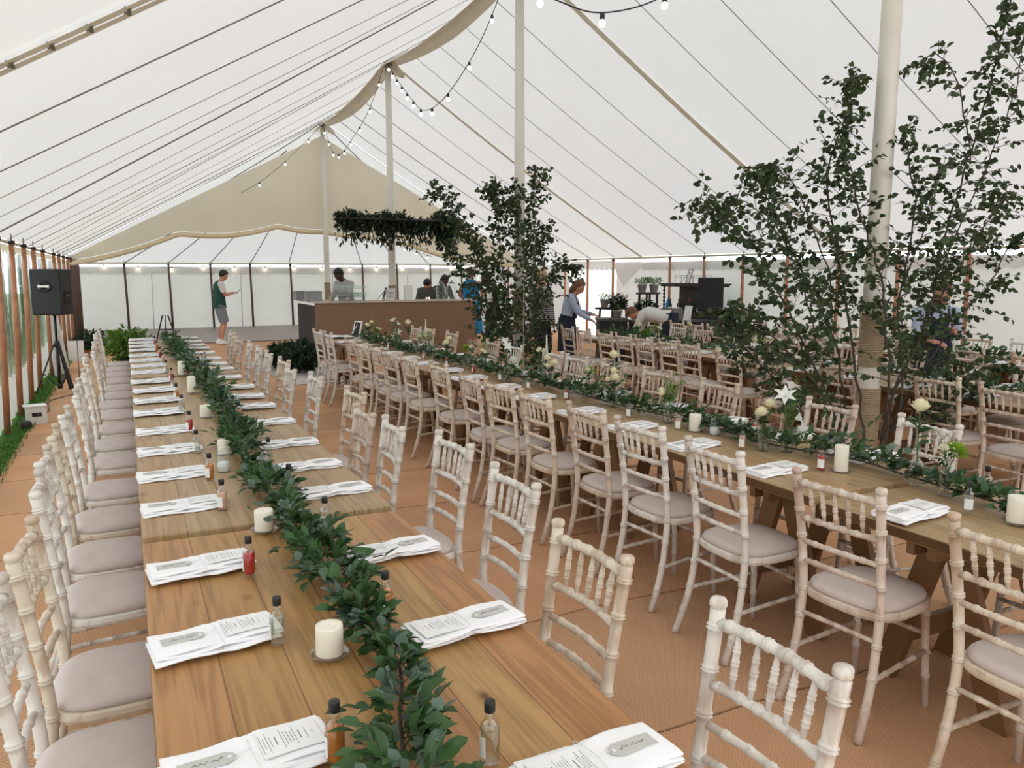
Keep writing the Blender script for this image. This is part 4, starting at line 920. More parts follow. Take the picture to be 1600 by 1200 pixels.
# ================================================================== BAR
bar = thing('bar_counter', 'long bar counter with a plain brown front and black end', 'bar', (3.36, 15.9, 0))
m = MB(); m.box((1.72, .02, .555), (3.44, .04, 1.11)); m.build('front_panel', 'brown', bar)
m = MB(); m.box((.02, .90, .53), (.04, 1.72, 1.05)); m.build('end_panel', 'blackmatte', bar)
m = MB(); m.box((3.42, .90, .53), (.04, 1.72, 1.05)); m.build('end_panel', 'brown', bar)
m = MB(); m.box((1.72, .20, 1.13), (3.5, .46, .03)); m.box((.2, 1.1, 1.13), (.5, 1.4, .03)); m.build('counter_top', 'bartop', bar)
def gtag(mb, name, mat, label, cat, grp=None, loc=None, kind=None): return tag(mb.build(name, mat, None, loc), label, cat, grp, kind)
BZ = 1.146
# crates and glasses on the bar end
def make_crate():
    t = thing('glass_crate', 'x', 'crate'); m = MB()
    for s in (-1, 1): m.box((0, s*.14, .09), (.5, .012, .18)); m.box((s*.244, 0, .09), (.012, .28, .18))
    m.box((0, 0, .006), (.49, .28, .012)); m.build('crate_body', 'crate', t); m = MB(); m.box((0, 0, .185), (.52, .32, .012)); m.build('lid', 'crate', t); return t
CP = Proto(make_crate()); CP.put((3.42, 17.0, BZ), .1, 'grey glassware crate on the black end of the bar', 'grey crates on the bar'); CP.put((3.44, 16.45, BZ), 1.5, 'grey glassware crate in front, near the glasses on the bar', 'grey crates on the bar')
def make_glass():
    t = thing('wine_glass', 'x', 'glass'); m = MB(); m.lathe([(.033, 0), (.033, .002), (.005, .006), (.004, .06), (.006, .068), (.03, .085), (.036, .11), (.03, .155)], n=14); m.f = [f for f in m.f if len(f) < 14] + [m.f[-2]]; m.m = [0]*len(m.f); m.s = [True]*len(m.f)
    m.build('bowl', 'glass', t); return t
GP = Proto(make_glass()); k = 0
for r_ in range(4):
    for c_ in range(8):
        k += 1; GP.put((3.80+c_*.085, 15.98+r_*.09, BZ), 0, 'upright wine glass in the block of glasses on the bar', 'wine glasses standing on the bar')
m = MB(); m.box((0, 0, .004), (.75, .40, .008)); gtag(m, 'glass_tray', 'steel', 'flat tray laid across the tops of the wine glasses on the bar', 'tray', loc=(4.1, 16.12, BZ+.156))
for c_ in range(8):
    for r_ in range(2): GP.put((3.80+c_*.085, 16.04+r_*.1, BZ+.165), 0, 'wine glass standing on the tray above the other glasses', 'wine glasses standing on the upper tray')
def card_on_easel(label, loc, rz, w_, h_, cat='sign', mat='card', frame='darkoak'):
    t = thing('framed_sign', label, cat, loc, rz); R = Matrix.Rotation(-.25, 3, 'Y')
    def bx(m, c, d): m.box(R @ Vector(c), d, mat=R)
    m = MB(); bx(m, (0, 0, h_/2), (.006, w_, h_)); m.build('sheet', mat, t)
    m = MB()
    for s in (-1, 1): bx(m, (0, s*w_/2, h_/2), (.018, .018, h_+.018)); bx(m, (0, 0, h_/2+s*h_/2), (.018, w_, .018))
    m.build('frame', frame, t); m = MB(); m.tube([R @ Vector((.01, 0, h_*.8)), (.16*h_/.3, 0, .0)], .006, 5); m.build('back_strut', frame, t)
    m = MB()
    for k in range(6): bx(m, (-.005, 0, h_*(.22+.1*k)), (.004, w_*rnd(.4, .75), h_*.025))
    m.build('printed_lines', 'ink', t); return t
card_on_easel('white menu card standing on the bar beside the rope-wrapped pole', (4.95, 16.05, BZ), PI/2, .17, .24, frame='card')
card_on_easel('dark framed card leaning on the bar, left of the white menu card', (4.78, 16.0, BZ), PI/2+1.1, .16, .26, frame='blackmatte')
m = MB(); m.box((0, 0, .15), (.16, .12, .30)); gtag(m, 'menu_box', 'whiteplast', 'tall white box standing on the bar behind the pole', 'box', loc=(5.36, 16.12, BZ))
def dispenser(label, loc):
    t = thing('drinks_dispenser', label, 'dispenser', loc); m = MB(); m.lathe([(.09, 0), (.10, .01), (.11, .10), (.11, .26), (.08, .32), (.06, .34)], n=18); m.build('glass_body', 'glass', t)
    m = MB(); m.lathe([(.065, .34), (.065, .36), (.01, .375), (.02, .40), (.005, .41)], n=14); m.build('lid', 'steel', t); m = MB(); m.tube([(0, -.1, .05), (0, -.15, .05), (0, -.15, .03)], .01, 6); m.build('tap', 'steel', t); return t
dispenser('clear glass drinks dispenser on the bar in front of the blue-dressed person', (6.33, 16.1, BZ))
dispenser('second glass drinks dispenser on the bar, closer to the dark-haired pair', (6.08, 16.08, BZ))
for x, lb in ((5.72, 'small lit tealight on the bar front edge'), (5.78, 'second small lit tealight on the bar front edge')):
    t = thing('tealight', lb, 'candle', (x, 16.0, BZ)); m = MB(); m.lathe([(.02, 0), (.022, .03)], n=12); m.build('cup', 'glass', t); m = MB(); m.ell((0, 0, .035), (.012, .012, .016)); m.build('flame', 'bulb', t)

# ================================================================== STRING LIGHTS
def string_lights(label, pts, nb, bulb='bulbw', sz=1.0, first=0):
    t = thing('string_lights', label, 'lights', group='festoon lights'); P = catm(pts, 12); MB().tube(P, .006, 5).build('cable', 'black', t)
    D = [0]
    for a, b in zip(P, P[1:]): D.append(D[-1]+(b-a).length)
    for k in range(nb):
        s = D[-1]*(k+.5)/nb; i = max(j for j in range(len(D)) if D[j] <= s); i = min(i, len(P)-2); p = P[i].lerp(P[i+1], (s-D[i])/max(1e-6, D[i+1]-D[i]))
        m = MB(); m.lathe([(.012, 0), (.02, -.01), (.02, -.05), (.014, -.055)][::-1], n=9); c = m.build('socket', 'black', t, p)
        m = MB(); m.ell((0, 0, -.078), (.026*sz, .026*sz, .032*sz), nu=10, nv=7); m.build('bulb', bulb, c)
    return t
string_lights('festoon lights swagged from the second pole down to the third pole', [(5.1, 10.3, 5.9), (4.80, 10.1, 5.55), (4.47, 10.2, 4.78), (4.33, 10.7, 4.35), (4.30, 11.4, 4.16), (4.35, 12.2, 4.22), (4.5, 13.2, 4.6), (4.8, 14.9, 5.3), (5.07, 16.35, 5.95)], 12)
string_lights('festoon lights swagged from the third pole to the furthest pole', [(5.05, 16.5, 5.9), (4.98, 17.4, 5.2), (4.9, 18.6, 4.75), (4.95, 19.8, 4.6), (5.0, 20.8, 4.75), (5.05, 21.6, 5.2), (5.1, 22.4, 5.7)], 9)
string_lights('festoon lights sloping from the furthest pole to the window wall', [(5.0, 22.3, 5.6), (3.6, 22.45, 4.25), (2.2, 23.2, 3.4), (1.0, 23.9, 2.65), (.3, 24.4, 2.4), (-.9, 25.6, 2.05)], 9, 'bulbw')
string_lights('festoon lights sloping from the furthest pole to the far corner', [(5.3, 22.9, 4.6), (6.6, 23.5, 3.3), (7.8, 24.3, 2.6), (9.4, 25.6, 2.25)], 8, 'bulbw')
string_lights('warm festoon lights strung level along the far end wall', [(XL+.3, YE-.12, 1.99), (1.2, YE-.15, 1.88), (2.4, YE-.12, 1.94), (3.6, YE-.15, 1.9), (5, YE-.12, 1.93), (7, YE-.15, 1.9), (9, YE-.12, 1.94), (10.9, YE-.15, 1.98)], 13, 'bulb', 1.3)
string_lights('loop of festoon lights hanging near the top edge above the second row', [(2.5, 6.1, 4.3), (2.85, 5.9, 3.98), (3.17, 5.74, 3.80), (3.46, 5.59, 3.71), (3.84, 5.42, 3.80), (4.17, 5.3, 4.05), (4.4, 5.2, 4.4)], 5)

# ================================================================== PEOPLE
def skin_mesh(name, nodes, edges, mat, parent, root=0, sub=2):
    """one continuous body surface grown round a jointed skeleton"""
    names = list(nodes); me = bpy.data.meshes.new(name)
    me.from_pydata([nodes[n][0] for n in names], [(names.index(a), names.index(b)) for a, b in edges], [])
    me.materials.append(MT[mat]); o = bpy.data.objects.new(name, me); C.objects.link(o); o.parent = parent
    md = o.modifiers.new('skin', 'SKIN'); md.branch_smoothing = .3; md.use_smooth_shade = True
    if not me.skin_vertices: me.attributes  # layer is made with the modifier
    sv = me.skin_vertices[0].data
    for i, n in enumerate(names):
        r = nodes[n][1]; sv[i].radius = (r, r) if not isinstance(r, tuple) else r; sv[i].use_root = (i == root)
    sb = o.modifiers.new('smooth', 'SUBSURF'); sb.levels = sub; sb.render_levels = sub
    return o
def ik(a, c, l1, l2, pole):
    a, c = Vector(a), Vector(c); d = c-a; L_ = min(d.length, (l1+l2)*.999); dn = d.normalized(); c = a+dn*L_
    x = (l1*l1-l2*l2+L_*L_)/(2*L_); h = math.sqrt(max(0, l1*l1-x*x)); p = Vector(pole); p = (p-dn*p.dot(dn)).normalized()
    return a+dn*x+p*h, c
def person(label, loc, rz, H=1.75, lean=0, hands=None, skin='skin', hair='hair_brown', long_hair=False, head=-.3, top=('white_cloth',), sleeves='long', sleeve_mat=None,
           legs='navy', leg_len='long', shoes='black', apron=None, hem=None, twist=0, squat=0, ponytail=False, skirt=False, step=.0):
    s = H/1.75; t = thing('person', label, 'person', loc, rz); t.scale = (s, s, s)
    R = Matrix.Rotation(lean, 3, 'Y') @ Matrix.Rotation(twist, 3, 'Z'); pz = .94-squat; pv = Vector((-lean*.10, 0, pz))
    U = lambda x, y, z: pv + R @ (Vector((x, y, z-.94)))
    pel = pv.copy(); waist = U(.01, 0, 1.08); chest = U(.0, 0, 1.26); nb = U(-.01, 0, 1.45); nt = U(.015, 0, 1.52)
    HR = R @ Matrix.Rotation(-head, 3, 'Y'); hp = lambda x, y, z: nt + HR @ Vector((x, y, z))
    N_ = {'pelvis': (pel, (.145, .11)), 'waist': (waist, (.125, .10)), 'chest': (chest, (.155, .115)), 'neck': (nb, .062), 'jaw': (hp(.035, 0, .045), .062), 'face': (hp(.032, 0, .115), .078), 'skull': (hp(.012, 0, .165), .088), 'crown': (hp(.005, 0, .205), .06), 'nose': (hp(.118, 0, .10), .014),
          'earL': (hp(.0, .088, .10), .018), 'earR': (hp(.0, -.088, .10), .018)}
    E_ = [('pelvis', 'waist'), ('waist', 'chest'), ('chest', 'neck'), ('neck', 'jaw'), ('jaw', 'face'), ('face', 'skull'), ('skull', 'crown'), ('face', 'nose'), ('face', 'earL'), ('face', 'earR')]
    hands = hands or ((.10, .26, .80), (.10, -.26, .80)); J = {}
    for sd, k in ((1, 'L'), (-1, 'R')):
        sh = U(-.005, sd*.175, 1.41); hand = Vector(hands[0 if sd > 0 else 1]); el, wr_ = ik(sh, hand, .285, .255, R @ Vector((-.6, sd*.45, -.5)))
        J['sh'+k], J['el'+k], J['wr'+k] = sh, el, wr_; fw = (wr_-el).normalized(); up = Vector((0, 0, 1)); sdv = fw.cross(up)
        sdv = sdv.normalized() if sdv.length > .1 else Vector((0, 1, 0)); dn = fw.cross(sdv).normalized(); dn = dn if dn.z < 0 else -dn
        palm = wr_+fw*.055
        N_['sh'+k] = (sh, .058); N_['el'+k] = (el, .040); N_['wr'+k] = (wr_, .028); N_['palm'+k] = (palm, (.036, .020))
        E_ += [('chest', 'sh'+k), ('sh'+k, 'el'+k), ('el'+k, 'wr'+k), ('wr'+k, 'palm'+k)]
        for q, (off, l) in enumerate(((-.028, .062), (-.010, .074), (.009, .070), (.027, .055))):   # four fingers, curled
            b = palm+fw*.035+sdv*off; m1 = b+fw*l*.5+dn*.008; tp = m1+fw*l*.3+dn*l*.42
            N_[f'f{q}a'+k] = (b, .010); N_[f'f{q}b'+k] = (m1, .009); N_[f'f{q}c'+k] = (tp, .008); E_ += [('palm'+k, f'f{q}a'+k), (f'f{q}a'+k, f'f{q}b'+k), (f'f{q}b'+k, f'f{q}c'+k)]
        ts = sdv*(-.034 if sd > 0 else -.034)*(1 if sd > 0 else -1); th = wr_+fw*.03+ts
        N_['tha'+k] = (th, .012); N_['thb'+k] = (th+ts*.6+fw*.03+dn*.012, .010); E_ += [('palm'+k, 'tha'+k), ('tha'+k, 'thb'+k)]
        hip = pel+Vector((0, sd*.092, -.04)); an = Vector((sd*step-.02, sd*.10, .085)); kn, an = ik(hip, an, .425, .415, (1, sd*.05, 0)); J['hip'+k], J['kn'+k], J['an'+k] = hip, kn, an
        N_['hip'+k] = (hip, .088); N_['kn'+k] = (kn, .056); N_['calf'+k] = (kn.lerp(an, .35)-Vector((.012, 0, 0)), .054); N_['an'+k] = (an, .036); N_['toe'+k] = (an+Vector((.14, sd*.02, -.05)), (.034, .024))
        E_ += [('pelvis', 'hip'+k), ('hip'+k, 'kn'+k), ('kn'+k, 'calf'+k), ('calf'+k, 'an'+k), ('an'+k, 'toe'+k)]
    skin_mesh('body', N_, E_, skin, t)
    def loft(m, rings, n=20, mi=0):
        vs = []
        for c, ax, ay, X, Y in rings:
            for j in range(n): a = 2*PI*j/n; vs.append(Vector(c)+Vector(X)*ax*math.cos(a)+Vector(Y)*ay*math.sin(a))
        k = len(rings); m.add(vs, [(i*n+j, i*n+(j+1) % n, (i+1)*n+(j+1) % n, (i+1)*n+j) for i in range(k-1) for j in range(n)], mi)
    X, Y = R @ Vector((1, 0, 0)), R @ Vector((0, 1, 0)); X0, Y0_ = Vector((1, 0, 0)), Vector((0, 1, 0))
    m = MB(); hz = hem or .86
    bot = U(0, 0, max(hz, .94)) if lean > .5 else Vector((0, 0, hz-squat))
    loft(m, [(bot, .150, .200, X if lean > .5 else X0, Y), (U(0, 0, .99), .145, .195, X, Y), (U(.005, 0, 1.10), .128, .172, X, Y), (U(.005, 0, 1.26), .142, .192, X, Y), (U(-.005, 0, 1.38), .125, .20, X, Y), (U(-.008, 0, 1.435), .095, .165, X, Y), (U(-.008, 0, 1.475), .068, .082, X, Y), (U(-.006, 0, 1.485), .06, .066, X, Y)])
    m2 = MB() if sleeve_mat else m
    if sleeves != 'none':
        for k in 'LR':
            sh, el, wr_ = J['sh'+k], J['el'+k], J['wr'+k]; inn = sh.lerp(U(0, 0, 1.40), .35)
            if sleeves == 'short': m2.tube([inn, sh, sh.lerp(el, .35), sh.lerp(el, .72)], [.072, .078, .070, .068], 12, False)
            elif sleeves == 'rolled': m2.tube([inn, sh, sh.lerp(el, .5), el, el.lerp(wr_, .25)], [.072, .076, .066, .056, .052], 12, False)
            else: m2.tube([inn, sh, sh.lerp(el, .5), el, el.lerp(wr_, .5), el.lerp(wr_, .93)], [.072, .076, .064, .055, .047, .040], 12, False)
    m.build('shirt', top[0], t)
    if sleeve_mat: m2.build('sleeves', sleeve_mat, t)
    m = MB()
    if skirt: loft(m, [(pel+Vector((0, 0, .10)), .135, .175, X0, Y0_), (pel, .16, .2, X0, Y0_), ((0, 0, .5-squat*.3), .22, .26, X0, Y0_), ((0, 0, .30), .24, .28, X0, Y0_)])
    else:
        loft(m, [(pel+Vector((0, 0, .10)), .128, .168, X0, Y0_), (pel+Vector((0, 0, 0)), .138, .182, X0, Y0_), (pel+Vector((0, 0, -.10)), .125, .178, X0, Y0_)])
        for k in 'LR':
            h, kn, an = J['hip'+k], J['kn'+k], J['an'+k]
            if leg_len == 'short': m.tube([h+Vector((0, 0, .06)), h, h.lerp(kn, .5), kn+Vector((0, 0, .02))], [.095, .108, .102, .092], 14, False)
            else: m.tube([h+Vector((0, 0, .06)), h, h.lerp(kn, .5), kn, kn.lerp(an, .4), an+Vector((0, 0, .0))], [.095, .106, .090, .070, .068, .056], 14, False)
    m.build('skirt' if skirt else ('shorts' if leg_len == 'short' else 'trousers'), legs, t)
    for k in 'LR':
        an = J['an'+k]; m = MB(); m.grid(lambda u, v: Vector((an.x+.045+(.135+.0*v)*math.cos(2*PI*u)*(1-.35*v), an.y+.052*math.sin(2*PI*u)*(1-.25*v)*(1 if 1 else 0), .0+.075*v+.03*v*(1 if math.cos(2*PI*u) < -.1 else 0))), 20, 5)
        m.grid(lambda u, v: Vector((an.x+.045+.135*v*math.cos(2*PI*u), an.y+.052*v*math.sin(2*PI*u), .001)), 20, 1); m.grid(lambda u, v: Vector((an.x+.045+.088*v*math.cos(2*PI*u), an.y+.039*v*math.sin(2*PI*u), .078)), 20, 1)
        m.build('shoe', shoes, t)
    # hair cap following the skull, with eyes and mouth on the face
    m = MB()
    def cap(p):
        if p.x > .035 and p.z < .045: p = Vector((.035, p.y*.96, p.z))
        return p
    zb = -.16 if long_hair else -.075
    m.ell(hp(-.012, 0, .150), (.112, .100, .108), HR, 18, 12, fn=lambda p: Vector((min(p.x, .075 if p.z > .05 else (.02 if not long_hair else .03)), p.y, p.z)))
    if long_hair: m.ell(hp(-.045, 0, .06), (.072, .098, .14), HR, 14, 10)
    if ponytail: m.ell(hp(-.12, 0, .15), (.045, .045, .045), HR, 10, 8)
    m.build('hair', hair, t)
    for sd in (-1, 1):
        m = MB(); m.ell(hp(.100, sd*.033, .118), (.012, .014, .009), HR, 8, 6); m.build('eye', 'eye', t)
    m = MB(); m.ell(hp(.100, 0, .052), (.008, .024, .006), HR, 8, 6); m.build('mouth', 'terracotta', t)
    if apron:
        m = MB(); zlo = .45
        loft(m, [(Vector((0, 0, zlo)), .175, .205, X0, Y0_), (Vector((0, 0, .7)), .165, .205, X0, Y0_), (Vector((0, 0, .9))*1, .158, .208, X0, Y0_), (U(0, 0, .99), .152, .202, X, Y), (U(.005, 0, 1.09), .136, .180, X, Y)])
        m.grid(lambda u, v: U(.012+(.148-.02*v)*math.cos((u-.5)*1.7)+.004, (.148*(1-.25*v)+.035)*math.sin((u-.5)*1.7), 1.07+.29*v), 8, 6)
        for sd in (-1, 1): m.tube([U(.118, sd*.09, 1.35), U(.06, sd*.085, 1.45), U(-.06, sd*.05, 1.475)], .011, 6)
        m.build('apron', apron, t)
    return t, J
R_ = math.radians
pt, J = person('man in green and white football shirt and grey shorts looking down at his phone', (2.02, 20.3, .03), R_(8), 1.76, .05, ((.30, .07, 1.19), (.30, -.07, 1.19)), hair='hair_dark', head=-.65, top=('teal',), sleeves='short', sleeve_mat='white_cloth', legs='denim', leg_len='short', shoes='whiteplast', hem=.84)
m = MB(); m.box((0, 0, 0), (.15, .075, .010), mat=Matrix.Rotation(-.7, 3, 'Y')); tag(m.build('phone', 'screen', None, (2.02+.44, 20.37, .03+1.23)), 'dark phone held in both hands by the man in shorts', 'phone')
person('barman in pale grey shirt bending his head behind the glasses on the bar', (4.35, 17.3, 0), R_(215), 1.86, .22, ((.34, .2, .95), (.34, -.2, .95)), 'skin_dark', 'hair_dark', head=-.7, top=('grey_shirt',), legs='blackcloth')
person('dark-haired person in charcoal knit top bending at the bar', (6.32, 17.6, 0), R_(-110), 1.68, .40, ((.40, .16, 1.02), (.40, -.16, 1.02)), 'skin', 'hair_dark', True, head=-.75, top=('greycloth',), legs='blackcloth')
person('dark-haired person in black clothes beside the charcoal-top person', (6.75, 17.9, 0), R_(-80), 1.70, .25, ((.36, .2, 1.05), (.36, -.2, 1.05)), 'skin_dark', 'hair_dark', True, head=-.5, top=('blackcloth',), legs='blackcloth')
person('person in bright blue dress with hair tied up standing at the bar', (7.22, 17.15, 0), R_(60), 1.84, .12, ((.30, .2, 1.05), (.30, -.2, 1.05)), 'skin', 'hair_blond', False, head=-.1, top=('blue',), sleeves='none', legs='blue', skirt=True, ponytail=True)
person('person in black with white shirt sleeves standing at the end of the bar', (6.35, 14.0, 0), R_(150), 1.74, .1, ((.22, .22, .95), (.22, -.22, .95)), 'skin_dark', 'hair_dark', head=-.4, top=('blackcloth',), sleeve_mat='white_cloth', legs='blackcloth')
person('fair-haired person in a black and white striped top, back to the birch', (6.28, 11.9, 0), R_(15), 1.74, .03, ((.06, .27, .80), (.06, -.27, .80)), 'skin', 'hair_blond', True, head=0, top=('stripe',), legs='navy', hem=.92)
person('fair-haired woman in blue shirt and navy apron arranging stems', (6.60, 11.55, 0), R_(-38), 1.63, .22, ((.42, .10, 1.10), (.42, -.12, 1.02)), 'skin', 'hair_brown', True, head=-.55, top=('blue_shirt',), legs='navy', apron='navy')
person('person bending right over, back arched in a white shirt and navy trousers', (8.40, 11.35, 0), R_(128), 1.72, 1.40, ((.58, .16, .48), (.58, -.16, .48)), 'skin', 'hair_brown', head=-.2, top=('white_cloth',), legs='navy')
person('brown-haired person in pale blue shirt and dark apron behind the birch leaves', (7.42, 5.45, 0), R_(-125), 1.64, .16, ((.30, .08, 1.22), (.34, -.10, 1.10)), 'skin', 'hair_brown', head=-.5, top=('blue_shirt',), sleeves='rolled', legs='navy', apron='navy')

# ================================================================== SPEAKERS
def speaker(label, loc, rz, w_, d_, h_, handle=True, tilt=0):
    t = thing('loudspeaker', label, 'speaker', loc, rz); m = MB(); R = Matrix.Rotation(tilt, 3, 'Y')
    vs = []
    for z in (0, h_):
        for x, y in ((d_/2, w_/2), (d_/2, -w_/2), (-d_/2, -w_*.36), (-d_/2, w_*.36)): vs.append((x, y, z))
    m.add(vs, [(3, 2, 1, 0), (4, 5, 6, 7), (0, 1, 5, 4), (1, 2, 6, 5), (2, 3, 7, 6), (3, 0, 4, 7)], 0, False)
    c = m.build('cabinet', 'black', t); b = c.modifiers.new('edge', 'BEVEL'); b.width = .02; b.segments = 3
    m = MB(); m.grid(lambda u, v: (d_/2+.004+.012*math.sin(PI*u), (u-.5)*w_*.9, .02+(h_-.04)*v), 8, 2); m.build('grille', 'blackmatte', t)
    if handle:
        for sd in (-1, 1):
            m = MB(); y = sd*(w_*.43+.004); m.lathe([(.075, 0), (.08, .006), (.068, .012), (.06, .004)], n=20); 
            Rm = Matrix.Rotation(-sd*PI/2, 3, 'X'); m.v = [tuple(Rm @ Vector(v) + Vector((0, y, h_*.62))) for v in m.v]; m.build('handle_recess', 'blackmatte', t)
            m = MB(); m.tube([(-.075, y+sd*.02, h_*.62), (-.055, y+sd*.02, h_*.62), (-.04, y+sd*.02, h_*.62), (.04, y+sd*.02, h_*.62), (.055, y+sd*.02, h_*.62), (.075, y+sd*.02, h_*.62)], [.026, .024, .015, .015, .024, .026], 10); m.build('handle', 'whiteplast', t)
    m = MB(); m.box((-d_/2-.004, 0, h_*.38), (.01, .12, .2)); m.build('rear_panel', 'blackmatte', t)
    m = MB(); m.lathe([(.012, 0), (.012, .012)], n=8); m.v = [(-d_/2-.01-v[2], v[0], h_*.42+v[1]) for v in m.v]; m.build('knob', 'steel', t)
    m = MB(); m.tube([(0, 0, -.02), (0, 0, .02)], .03, 10); m.build('pole_socket', 'blackmatte', t); return t
def stand(label, loc, rz, h_, sp=.50):
    t = thing('speaker_stand', label, 'stand', loc, rz); MB().tube([(0, 0, .06), (0, 0, .75)], .024, 10).build('outer_tube', 'black', t); MB().tube([(0, 0, .75), (0, 0, h_)], .017, 10).build('pole', 'black', t)
    MB().tube([(0, 0, .66), (0, 0, .74)], .04, 12).build('collar', 'black', t); MB().tube([(.03, 0, .70), (.07, 0, .70)], .012, 8).build('knob', 'black', t); MB().tube([(0, 0, .06), (0, 0, .13)], .033, 12).build('lower_hub', 'black', t)
    for k in range(3):
        a = k*2*PI/3; d = Vector((math.cos(a), math.sin(a), 0)); m = MB(); m.beam(d*.04+Vector((0, 0, .69)), d*sp+Vector((0, 0, .012)), .03, .018); l = m.build('leg', 'black', t)
        m = MB(); m.ell(d*sp+Vector((0, 0, .014)), (.018, .018, .014), nu=8, nv=6); m.build('rubber_foot', 'blackmatte', l)
        m = MB(); m.beam(d*.03+Vector((0, 0, .10)), d*sp*.62+Vector((0, 0, .28)), .022, .012); m.build('brace', 'black', t)
    return t
stand('black tripod stand carrying the loudspeaker by the window wall', (-.92, 13.02, .002), 1.2, 1.12, .30)
speaker('black loudspeaker with pale side handle on the tripod by the window wall', (-.92, 13.02, 1.12), R_(152), .40, .40, .64)
MB_c = MB(); MB_c.tube(catm([(-.70, 12.88, 1.33), (-.66, 12.85, 1.0), (-.66, 12.85, .5), (-.68, 12.75, .06), (-.85, 12.5, .012), (-1.0, 12.1, .012), (-.95, 11.2, .012), (-1.12, 10.6, .012)], 8), .006, 5); tag(MB_c.build('power_cable', 'black'), 'thin black cable hanging from the loudspeaker by the window wall', 'cable')
stand('black stand under the loudspeaker beside the dark dresser', (10.35, 12.43, .002), .9, .96, .40)
speaker('big black loudspeaker beside the dark dresser by the white side wall', (10.35, 12.43, .96), R_(222), .50, .36, .66, handle=False)
t = thing('power_box', 'small white box with dark socket on the matting by the window wall', 'box', (-1.0, 10.45, .0), .2)
m = MB(); m.box((0, 0, .1), (.2, .16, .2)); m.build('case', 'whiteplast', t); m = MB(); m.box((-.01, 0, .205), (.23, .19, .012)); m.build('lid', 'whiteplast', t)
m = MB(); m.box((-.02, -.083, .11), (.06, .008, .045)); m.box((.03, -.083, .11), (.03, .008, .045)); m.build('socket_plate', 'blackmatte', t)
m = MB(); m.lathe([(.05, 0), (.06, .02), (.055, .07), (.03, .09)], n=12); tag(m.build('cable_plug', 'black', None, (-1.07, 10.1, .0)), 'black plug lying on the floor beside the small white box', 'plug')

# ================================================================== FAR CORNER: DRESSER, BARRELS, PLANT STOOLS
t = thing('dresser', 'black dresser with twisted front posts and a shelf of bottles', 'dresser', (10.95, 13.75, 0), 0)
m = MB(); m.box((0, 0, .40), (.45, 1.7, .80)); m.build('base_cabinet', 'darkoak', t); m = MB(); m.box((-.02, 0, .82), (.52, 1.82, .04)); m.build('worktop', 'darkoak', t)
m = MB(); m.box((.18, 0, 1.14), (.03, 1.4, .62)); m.build('back_board', 'darkoak', t); m = MB(); m.box((-.0, 0, 1.47), (.46, 1.86, .035)); m.box((0, 0, 1.435), (.42, 1.78, .04)); m.build('cornice', 'darkoak', t)
for sy in (-.80, .80):
    m = MB(); m.tube([(-.17, sy, .84+.6*k/30) for k in range(31)], [.022+.010*math.sin(k*1.6) for k in range(31)], 10); m.build('twisted_post', 'darkoak', t)
for sy in (-.42, .42):
    m = MB(); m.box((-.232, sy, .42), (.02, .78, .66)); d = m.build('door', 'darkoak', t); m = MB(); m.ell((-.25, sy*.2, .45), (.015,)*3, nu=8, nv=6); m.build('handle', 'steel', d)
def wine_bottle():
    t = thing('spirit_bottle', 'x', 'bottle'); m = MB(); m.lathe([(.036, 0), (.038, .005), (.038, .17), (.03, .2), (.014, .225), (.013, .28), (.015, .29)], n=14); m.build('bottle_glass', 'darkoak', t)
    m = MB(); m.lathe([(.0385, .05), (.0388, .13)], n=14); m.f = m.f[:-2]; m.m = m.m[:-2]; m.s = m.s[:-2]; m.build('bottle_label', 'card', t); m = MB(); m.lathe([(.016, .275), (.016, .31)], n=10); m.build('cap', 'terracotta', t); return t
WB = Proto(wine_bottle())
for k in range(7): WB.put((10.80+(k % 2)*.1, 14.35-.17*k, .842), rnd(0, 6), f'dark spirit bottle on the dresser, {ORD[k]} from the plant stools', 'bottles on the black dresser')
m = MB(); m.lathe([(.055, 0), (.06, .01), (.06, .2), (.03, .27), (.012, .3), (.014, .34)], n=14); gtag(m, 'blue_bottle', 'blue', 'blue glass bottle at the end of the dresser shelf', 'bottle', loc=(10.85, 14.48, .842))
card_on_easel('grey framed card on a little easel on top of the dresser', (10.9, 13.9, 1.49), PI-.3, .22, .30, frame='steel')
for k in range(2):
    t = thing('glass_rack', f'thin wire glass rack on top of the dresser, {("beside the little easel", "nearer the loudspeaker")[k]}', 'rack', (10.92, 14.15-.62*k-.1, 1.49)); m = MB()
    for z in (.12, .16): m.tube([(-.08, -.2, z), (-.08, .2, z)], .005, 5); m.tube([(.08, -.2, z), (.08, .2, z)], .005, 5)
    m.build('rails', 'steel', t); m = MB()
    for x in (-.08, .08):
        for y in (-.2, .2): m.tube([(x, y, 0), (x, y, .17)], .005, 5)
    m.build('uprights', 'steel', t)
def barrel(label, loc, h_=.9, r=.3):
    t = thing('wooden_barrel', label, 'barrel', loc); m = MB(); pr = [(r*.82, 0), (r*.93, h_*.2), (r, h_*.5), (r*.93, h_*.8), (r*.82, h_), (r*.78, h_), (r*.76, h_-.04), (.001, h_-.04)]; m.lathe(pr, n=26); m.f = m.f[:-1]; m.m = m.m[:-1]; m.s = m.s[:-1]; m.build('staves', 'barrel', t)
    for z in (.06, .24, .76, .94):
        rr = r*(1-.18*abs(2*z-1)**2)+.004; m = MB(); m.lathe([(rr, z*h_-.02), (rr+.003, z*h_), (rr, z*h_+.02)], n=26); m.f = m.f[:-2]; m.m = m.m[:-2]; m.s = m.s[:-2]; m.build('hoop', 'steel', t)
barrel('weathered wooden barrel standing in front of the dresser', (9.75, 12.95, 0), 1.0, .30)
t = thing('serving_counter', 'black counter between the barrel and the stepladder', 'counter', (9.52, 12.0, 0), .25); m = MB(); m.box((0, 0, .40), (.66, .7, .8)); m.build('carcass', 'blackmatte', t); m = MB(); m.box((0, 0, .815), (.72, .76, .03)); m.build('top', 'blackmatte', t)
